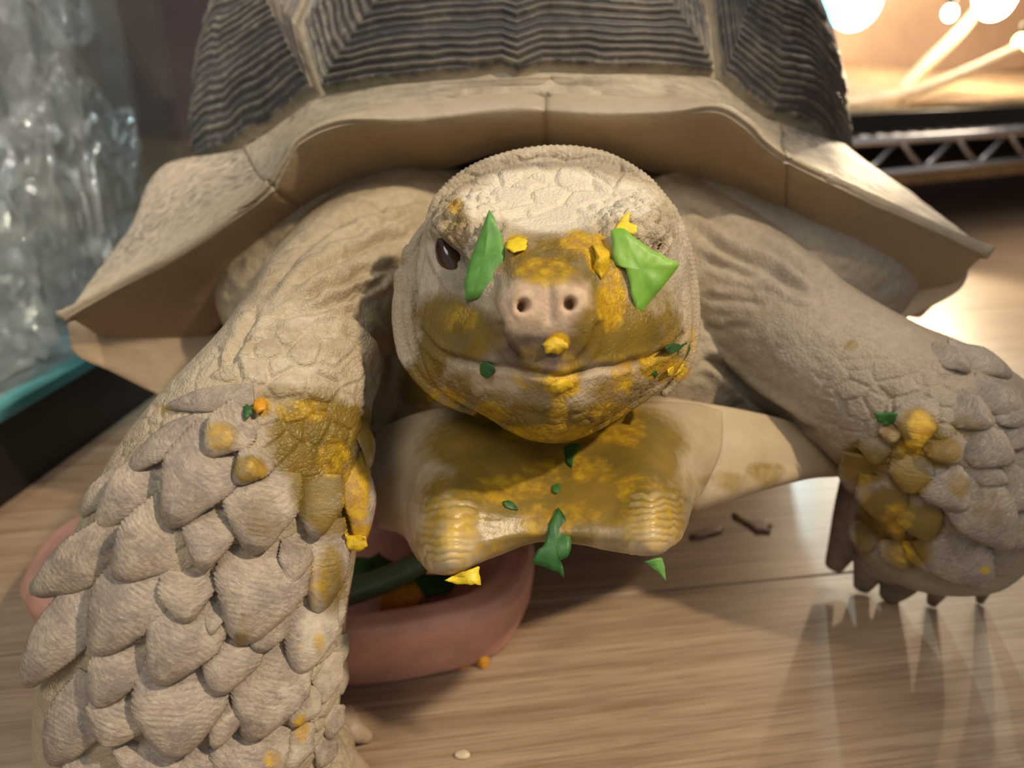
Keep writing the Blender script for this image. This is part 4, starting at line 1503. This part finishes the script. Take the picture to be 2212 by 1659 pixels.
flake('leaf_piece', on_skin([(1036, 788), (1052, 782), (1070, 792), (1066, 808), (1050, 820), (1036, 808)], .0009), LEAF_D, 'small round dark green leaf bit on the lower jaw below the curved leaf', 'leaf', .0006, .0004)
flake('leaf_piece', on_skin([(1436, 752), (1452, 738), (1472, 745), (1490, 736), (1492, 755), (1478, 780), (1462, 784), (1462, 762), (1444, 766)], .0012), LEAF_D, 'dark green forked leaf bit at the corner of the mouth', 'leaf', .0006, .0004)
flake('leaf_piece', on_skin([(1408, 805), (1418, 798), (1424, 808), (1416, 816)], .001), LEAF_D, 'tiny dark green speck on the jaw left of the yellow shred', 'leaf', .0005, .0003)
flake('leaf_piece', on_skin([(524, 888), (532, 872), (543, 878), (545, 894), (534, 906), (526, 900)], .0022), LEAF_D, 'dark green leaf speck on the scaly front leg beside orange pumpkin', 'leaf', .0008, .0008)
flake('pumpkin_lump', on_skin([(548, 868), (562, 858), (578, 866), (574, 886), (556, 894), (546, 884)], .002), PUMP_O, 'orange yellow pumpkin lump beside the leaf speck on the near front leg', 'pumpkin', .0016, .0014)
flake('pumpkin_lump', [(340, 880, .229), (352, 872, .229), (364, 884, .228), (358, 896, .228), (342, 896, .229)], PUMP_Y, 'yellow pumpkin lump on the tip of the uppermost leg scale', 'pumpkin', .003, .001)
flake('pumpkin_lump', on_skin([(744, 1152), (762, 1156), (790, 1158), (796, 1178), (778, 1192), (752, 1184)], .007), PUMP, 'yellow pumpkin lump at the inner edge of the near leg beside the red dish', 'pumpkin', .003, .0014)
flake('leaf_piece', on_skin([(1888, 890), (1918, 892), (1940, 890), (1932, 912), (1912, 920), (1896, 912)], .002), LEAF_D, 'dark blue green leaf piece on the far front leg', 'leaf', .0008, .0006)


pv = BVHTree.FromPolygons([tuple(c) for c in pf], [tuple(q) for q in grid_faces(sh[0], sh[1])])


def on_plate(pts, off=0.0008, dflt=.225):
    out = []
    for (u, v) in pts:
        loc, nor, idx, dist = pv.ray_cast(Vector(CAM), Vector(ray(u, v)))
        out.append((u, v, ((np.array(loc) - CAM) @ FW if loc is not None else dflt) - off))
    return out


flake('leaf_piece', [(1205, 1096, .223), (1222, 1118, .2215), (1232, 1150, .2195), (1234, 1185, .218), (1226, 1205, .2175), (1208, 1210, .2175), (1216, 1224, .217), (1219, 1250, .2165), (1206, 1236, .217), (1178, 1228, .217), (1150, 1218, .217), (1160, 1188, .218), (1176, 1176, .2185), (1186, 1130, .221)],
      LEAF_D, 'dark green torn leaf hanging in the notch between the two plastron horns', 'leaf', .0006, .0006)
flake('leaf_piece', on_plate([(1218, 968), (1232, 958), (1254, 960), (1240, 985), (1236, 1010), (1224, 1000), (1220, 985)]), LEAF_D, 'dark green leaf shred right under the chin', 'leaf', .0006, .0003)
flake('leaf_piece', on_plate([(1192, 1050), (1204, 1044), (1212, 1052), (1204, 1066), (1194, 1062)]), LEAF_D, 'small dark leaf speck on the smeared plastron above the hanging leaf', 'leaf', .0005, .0003)
flake('leaf_piece', on_plate([(1086, 1084), (1100, 1080), (1112, 1090), (1120, 1102), (1104, 1100), (1092, 1096)]), LEAF_D, 'small dark leaf speck near the dish side plastron horn', 'leaf', .0005, .0003)
flake('leaf_piece', [(1390, 1212, .216), (1412, 1206, .2155), (1430, 1204, .216), (1436, 1226, .2155), (1440, 1254, .215), (1420, 1236, .2155)], LEAF, 'pointed green leaf shred hanging under one plastron horn above bare floor', 'leaf', .0006, .0003)
flake('pumpkin_shred', [(962, 1252, .216), (990, 1240, .2145), (1036, 1222, .2165), (1034, 1240, .216), (1041, 1262, .2155), (1012, 1263, .2155), (985, 1262, .2155)], PUMP_Y, 'bright yellow pumpkin shred hanging under the plastron horn over the dish', 'pumpkin', .0012, .0006)

# ------------------------------------------------------------------ food dish
dish = empty('food_dish', (-.105, .30, 0))
tag(dish, 'low oval terracotta food dish on the wooden floor behind the near front leg', 'dish')
DCN = np.array([-.102, .287, 0])
na = 16
aa = np.linspace(0, 2 * np.pi, na, endpoint=False) + 0.12
rad = (np.abs(np.cos(aa)) ** 2.8 + np.abs(np.sin(aa)) ** 2.8) ** (-1 / 2.8) * (1 + RNG.uniform(-.02, .02, na))


def dring(sx, sy, z):
    return DCN + np.stack([np.cos(aa) * .111 * sx * rad, np.sin(aa) * .058 * sy * rad, np.full(na, z)], 1)


rows = [dring(.55, .5, .008), dring(.8, .74, .010), dring(.84, .78, .030), dring(.88, .84, .034), dring(.97, .96, .033), dring(1.0, 1.0, .029), dring(.985, .975, .012), dring(.95, .93, .002), dring(.92, .9, .0005), dring(.5, .5, .0005)]
g = Geo()
rows = np.stack([cr(r_, 84, True) for r_ in rows])
lin = np.stack([resample(dring(1, 1, 0), 84) for _ in range(1)])
g.rings(np.stack([a_ + (b_ - a_) * t for a_, b_ in zip(rows[:-1], rows[1:]) for t in np.linspace(0, 1, 4, endpoint=False)] + [rows[-1]]))
db = g.build('dish_body', TERRA, dish)
db.location = -np.array(dish.location)
g = Geo()
g.tube(np.array([FL(680, 1300, .026), FL(780, 1272, .027), FL(880, 1230, .028), FL(960, 1180, .03)]), np.array([(.0055, .0055)] * 4), 24, 12)
tag(g.build('plant_stem', STEM, None), 'thick pale green plant stem lying inside the terracotta dish', 'stem')


def lump(name, c, r, mat, label, cat, group=None):
    g = Geo()
    g.ellipsoid(c, r, 12, 16)
    co = g.co()
    co = co + (fbm(co * 280, 3)[:, None] - 0.5) * (co - np.asarray(c)) * 1.2
    g.v = [co]
    return tag(g.build(name, mat, None), label, cat, group)


lump('pumpkin_lump', FL(870, 1285, .016), (.010, .008, .006), PUMP_O, 'orange pumpkin lump inside the terracotta dish under the stem', 'pumpkin')
lump('leaf_bit', FL(925, 1262, .016), (.011, .008, .004), LEAF_D, 'dark leaf bit inside the terracotta dish next to the pumpkin lump', 'leaf')
lump('leaf_bit', FL(790, 1235, .014), (.014, .010, .005), LEAF_D, 'dark leaf bit at the back of the terracotta dish behind the stem', 'leaf')
lump('pumpkin_lump', FL(1042, 1426, .003), (.0034, .003, .0034), PUMP_O, 'orange pumpkin crumb on the floor in front of the terracotta dish', 'pumpkin')
lump('pumpkin_lump', FL(1005, 1436, .001), (.0028, .0022, .0012), PUMP_O, 'tiny flat orange crumb touching the dish base beside the larger crumb', 'pumpkin')
lump('food_crumb', FL(1000, 1630, .001), (.003, .002, .0014), CRUMB, 'pale food crumb on the floor at the bottom of the photo', 'crumb')


def floor_smear(outline, label):
    q = np.array([FL(u, v, .0003) for u, v in outline])
    q = cr(q, 40, True)
    c = q.mean(0)
    q = c + (q - c) * (1 + (fbm(q * 300, 3)[:, None] - .5) * .8)
    q[:, 2] = .0003
    g = Geo()
    up_ = q.copy()
    up_[:, 2] = .0007
    mid = c + (q - c) * .6
    mid[:, 2] = .0012
    g.rings(np.stack([q, up_, mid]))
    tag(g.build('floor_smear', STAIN, None), label, 'smear')


floor_smear([(1590, 1110), (1620, 1118), (1660, 1122), (1670, 1142), (1640, 1150), (1618, 1140), (1588, 1122)], 'larger brown smear on the floor between plastron and far front foot')
floor_smear([(1490, 1160), (1520, 1145), (1560, 1138), (1556, 1150), (1520, 1162)], 'smaller brown smear on the floor close to the plastron horn')

# ------------------------------------------------------------------ right background: wire shelf with a lit terrarium
E1 = np.array([.908, .418, 0])
E1 /= np.linalg.norm(E1)
E2 = np.array([-E1[1], E1[0], 0])
O3 = np.array([.413, .941, 0])


def SH(s, t, z):
    return O3 + E1 * s + E2 * t + np.array([0, 0, z])


MS = (np.stack([E1, E2, np.array([0, 0, 1.0])]), O3)
shelf = empty('wire_shelf', SH(.3, .2, 0))
tag(shelf, 'chrome wire shelf with zigzag rail standing under the lit terrarium', 'shelf')


def under(o, par):
    o.parent = par
    o.matrix_parent_inverse = Matrix.Translation(-Vector(par.location))
    return o


ZT, ZB = .132, .094


def rod(a, b, r, name, mat, par, n=2, m=10):
    g = Geo()
    g.tube(np.array([a, (np.asarray(a) + np.asarray(b)) / 2, b]), np.array([(r, r)] * 3), 3, m, view=(0.3, 0.2, 0.9))
    return under(g.build(name, mat), par)


rod(SH(-.14, 0, ZT), SH(.95, 0, ZT), .0055, 'top_rail', CHROME, shelf)
rod(SH(-.14, 0, ZB), SH(.95, 0, ZB), .004, 'bottom_rail', CHROME, shelf)
rod(SH(-.14, .42, ZT), SH(.95, .42, ZT), .0055, 'top_rail', CHROME, shelf)
nz_ = 22
for i in range(nz_):
    s0 = -.14 + 1.09 * i / nz_
    s1 = s0 + 1.09 / nz_
    za, zb = (ZB, ZT) if i % 2 else (ZT, ZB)
    rod(SH(s0, 0, za), SH(s1, 0, zb), .0032, 'zigzag_wire', CHROME, shelf, m=8)
for i in range(40):
    s0 = -.13 + 1.07 * i / 39
    rod(SH(s0, 0, ZT + .004), SH(s0, .42, ZT + .004), .002, 'shelf_wire', CHROME, shelf, m=6)
for s in (-.14, .95):
    for t in (0, .42):
        rod(SH(s, t, 0), SH(s, t, .75), .0125, 'post', CHROME, shelf, m=14)
g = Geo()
g.box((-.13, .02, .072), (.93, .40, .084), MS)
bo = g.build('board', BOARD, None, smooth=False)
under(bo, shelf)

terr = empty('terrarium', SH(.3, .2, .14))
tag(terr, 'brightly lit glass terrarium with black base standing on the wire shelf', 'terrarium')
Z0 = .1402
for lo, hi, nm, mt in (((-.13, .01, Z0), (.9, .41, Z0 + .022), 'base_frame', BLACK), ((-.13, .395, Z0 + .022), (.9, .41, .66), 'back_panel', PANEL),
                       ((-.13, .01, Z0 + .022), (-.12, .41, .66), 'side_panel', PANEL), ((.89, .01, Z0 + .022), (.9, .41, .66), 'side_panel', PANEL),
                       ((-.13, .01, .66), (.9, .41, .675), 'lid', PANEL), ((-.119, .012, Z0 + .022), (.888, .016, .66), 'glass_pane', GLASS)):
    g = Geo()
    g.box(lo, hi, MS)
    under(g.build(nm, mt, None, smooth=False), terr)
sg = []
for t in np.linspace(.03, .39, 20):
    row = []
    for s in np.linspace(-.118, .885, 60):
        z = Z0 + .026 + .03 * max(0, (t - .03)) / .36 + .012 * math.sin(s * 5 + 1) * (t / .39) + .006 * math.sin(s * 23 + t * 30)
        row.append(SH(s, t, z))
    sg.append(row)
sg = np.array(sg)
g = Geo()
low = sg.copy()
low[:, :, 2] = Z0 + .0225
g.rings(np.concatenate([sg, low[:, ::-1]], 1))
sand = g.build('sand_bed', SAND)
sand['label'] = 'warm lit sand'
under(sand, terr)


def branch(pts, r, label):
    p = np.array([P(*q) for q in pts])
    g = Geo()
    g.tube(p, np.array([(r * (1 - .25 * i / len(p)),) * 2 for i in range(len(p))]), 40, 12)
    tag(g.build('branch', BRANCH), label, 'branch')


branch([(1800, 236, .955), (1850, 226, .965), (1960, 203, .99), (2100, 150, 1.03), (2230, 88, 1.07), (2330, 30, 1.10)], .0085, 'long pale curved branch rising across the lit terrarium')
branch([(1940, 203, 1.06), (1990, 150, 1.09), (2080, 60, 1.13), (2150, -30, 1.17)], .010, 'shorter steep pale branch leaning on the terrarium back panel')


def bulb(name, u, v, d, r, mat, label, cat='lamp'):
    root = empty(name, P(u, v, d))
    tag(root, label, cat)
    g = Geo()
    g.ellipsoid((0, 0, 0), (r, r, r * 1.15), 12, 18)
    g.build('bulb', mat, root)
    g = Geo()
    a = np.linspace(0, 2 * np.pi, 16, endpoint=False)
    g.rings(np.stack([np.stack([np.cos(a) * q, np.sin(a) * q, np.full(16, z)], 1) for q, z in ((r * .5, r * 1.05), (r * .55, r * 1.4), (r * .55, r * 2.4), (r * .3, r * 2.6))]))
    g.build('socket', BLACK, root)
    return root


bulb('cool_lamp', 1758, 10, .95, .032, mat_emit('cool_white_glow', (.24, .72, 1.0), 7), 'white blue lamp glowing in the terrarium right behind the shell')
bulb('cool_lamp', 1846, -4, 1.0, .034, mat_emit('cool_white_glow_soft', (.28, .74, 1.0), 7), 'second white blue lamp in the terrarium, further from the shell')
bulb('warm_lamp', 2150, -8, 1.06, .026, mat_emit('warm_glow', (1.0, .72, .44), 90), 'big warm yellow lamp near the top right corner of the photo')
bulb('warm_lamp', 2052, 28, 1.08, .009, mat_emit('warm_glow_small', (1.0, .78, .5), 40), 'small warm round lamp between the blue lamps and the big warm lamp')
bulb('warm_lamp', 2206, 92, 1.06, .010, mat_emit('amber_glow', (1.0, .62, .2), 40), 'small amber lamp beside the long curved branch')
area_light('terrarium_fill', SH(.35, .14, .64), SH(.35, .24, .2), 0.45, 6.0, (1.0, 0.80, 0.62))  # added fill under the lid, evens out the brightness of the interior
# the beams of the two reflector lamps, out of the front of the terrarium
spot_light('cool_lamp_beam', P(1758, 10, .90), (0.12, 0.22, 0.0), 0.010, 15.0, (.72, .92, 1.0), 60, 0.4)
spot_light('warm_lamp_beam', P(2150, -8, 1.02), (0.14, 0.22, 0.0), 0.012, 20.0, (1.0, .74, .50), 60, 0.4)

# ------------------------------------------------------------------ left background: glass tank with crumpled clear film
T1 = np.array([.155, .988, 0])
T1 /= np.linalg.norm(T1)
TN = np.array([-T1[1], T1[0], 0])       # away from the tortoise
TO = np.array([-.250, .61, 0])         # far corner nearest to the tortoise
MT = (np.stack([T1, TN, np.array([0, 0, 1.0])]), TO)
tank = empty('glass_tank', TO + T1 * -.3 + TN * .15)
tag(tank, 'clear glass tank on a thick black base at the edge beside the shell', 'tank')
for lo, hi, nm, mt in (((-.62, 0, 0), (0, .34, .046), 'base_frame', BLACK), ((-.62, -.001, .046), (0, .012, .053), 'glass_edge', GLASS_E),
                       ((-.62, 0, .053), (0, .005, .56), 'glass_pane', GLASS), ((-.005, .005, .053), (0, .34, .56), 'glass_pane', GLASS),
                       ((-.62, .335, .053), (-.005, .34, .56), 'glass_pane', GLASS), ((-.62, .005, .053), (-.615, .335, .56), 'glass_pane', GLASS)):
    g = Geo()
    g.box(lo, hi, MT)
    under(g.build(nm, mt, None, smooth=False), tank)
g = Geo()
g.box((-.61, .013, .0462), (-.006, .33, .052), MT)
under(g.build('tank_floor', mat_plain('grey_tank_floor', (.22, .26, .26), .5), None, smooth=False), tank)


def film_bag(s, t, z, rs, rt, rz, seed, label):
    bm = bmesh.new()
    bmesh.ops.create_icosphere(bm, subdivisions=5, radius=1.0)
    bm.verts.ensure_lookup_table()
    f = np.array([x.co[:] for x in bm.verts])
    sq = np.sign(f) * np.abs(f) ** .7
    rr_ = np.ones(len(f)) * .85
    amp, frq = .34, 1.7
    for k in range(4):
        rr_ += amp * (np.abs(2 * vnoise(f * frq + seed * 3.1 + k) - 1) - .4)
        amp *= .55
        frq *= 2.1
    q = sq * rr_[:, None] * np.array([rs, rt, rz]) + np.array([s, t, z])
    q += (vnoise(f * 14 + seed)[:, None] - .5) * .012
    q[:, 2] = np.maximum(q[:, 2], .0545)
    q[:, 1] = np.clip(q[:, 1], .012, .328)
    q[:, 0] = np.clip(q[:, 0], -.6, -.012)
    q = q @ MT[0] + MT[1]
    for x, c in zip(bm.verts, q):
        x.co = c
    me = bpy.data.meshes.new('film_bag')
    bm.to_mesh(me)
    bm.free()
    me.materials.append(FILM)
    o = bpy.data.objects.new('film_bag', me)
    COL.objects.link(o)
    tag(o, label, 'plastic bag', 'crumpled clear film bags in the glass tank')


film_bag(-.060, .050, .135, .052, .044, .105, 3, 'crumpled clear film bag at the far end of the glass tank nearest the shell')
film_bag(-.055, .165, .215, .048, .066, .18, 11, 'crumpled clear film bag behind the nearest one in the glass tank')
film_bag(-.062, .052, .325, .050, .046, .115, 23, 'crumpled clear film bag on top of the nearest one in the glass tank')
film_bag(-.185, .06, .14, .066, .052, .115, 31, 'crumpled clear film bag at the near end of the glass tank')


# one tall upright bag of clear film, open at the top, round the crumpled ones
g = Geo()
a = np.linspace(0, 2 * np.pi, 160, endpoint=False)
rings_ = []
for z in np.linspace(.0545, .54, 60):
    pl_ = .5 + .5 * np.sin(a * 11 + 2 * np.sin(a * 3) + z * 3)
    rr_ = 1 + .05 * (pl_ - .5) * (1 + z * 2) + .05 * np.sin(z * 17 + a * 2)
    cx_ = np.sign(np.cos(a)) * np.abs(np.cos(a)) ** .6 * .056 * rr_ * (1 - .12 * max(0, z - .3)) - .062
    cy_ = np.sign(np.sin(a)) * np.abs(np.sin(a)) ** .6 * .122 * rr_ + .140
    cx_ = np.clip(cx_, -.13, -.006)
    cy_ = np.clip(cy_, .006, .33)
    rings_.append(np.stack([cx_, cy_, np.full(160, z)], 1) @ MT[0] + MT[1])
g.grid(np.array(rings_), closed=True)
tag(g.build('film_bag', FILM_T), 'tall upright clear film bag standing around crumpled ones in the glass tank', 'plastic bag')
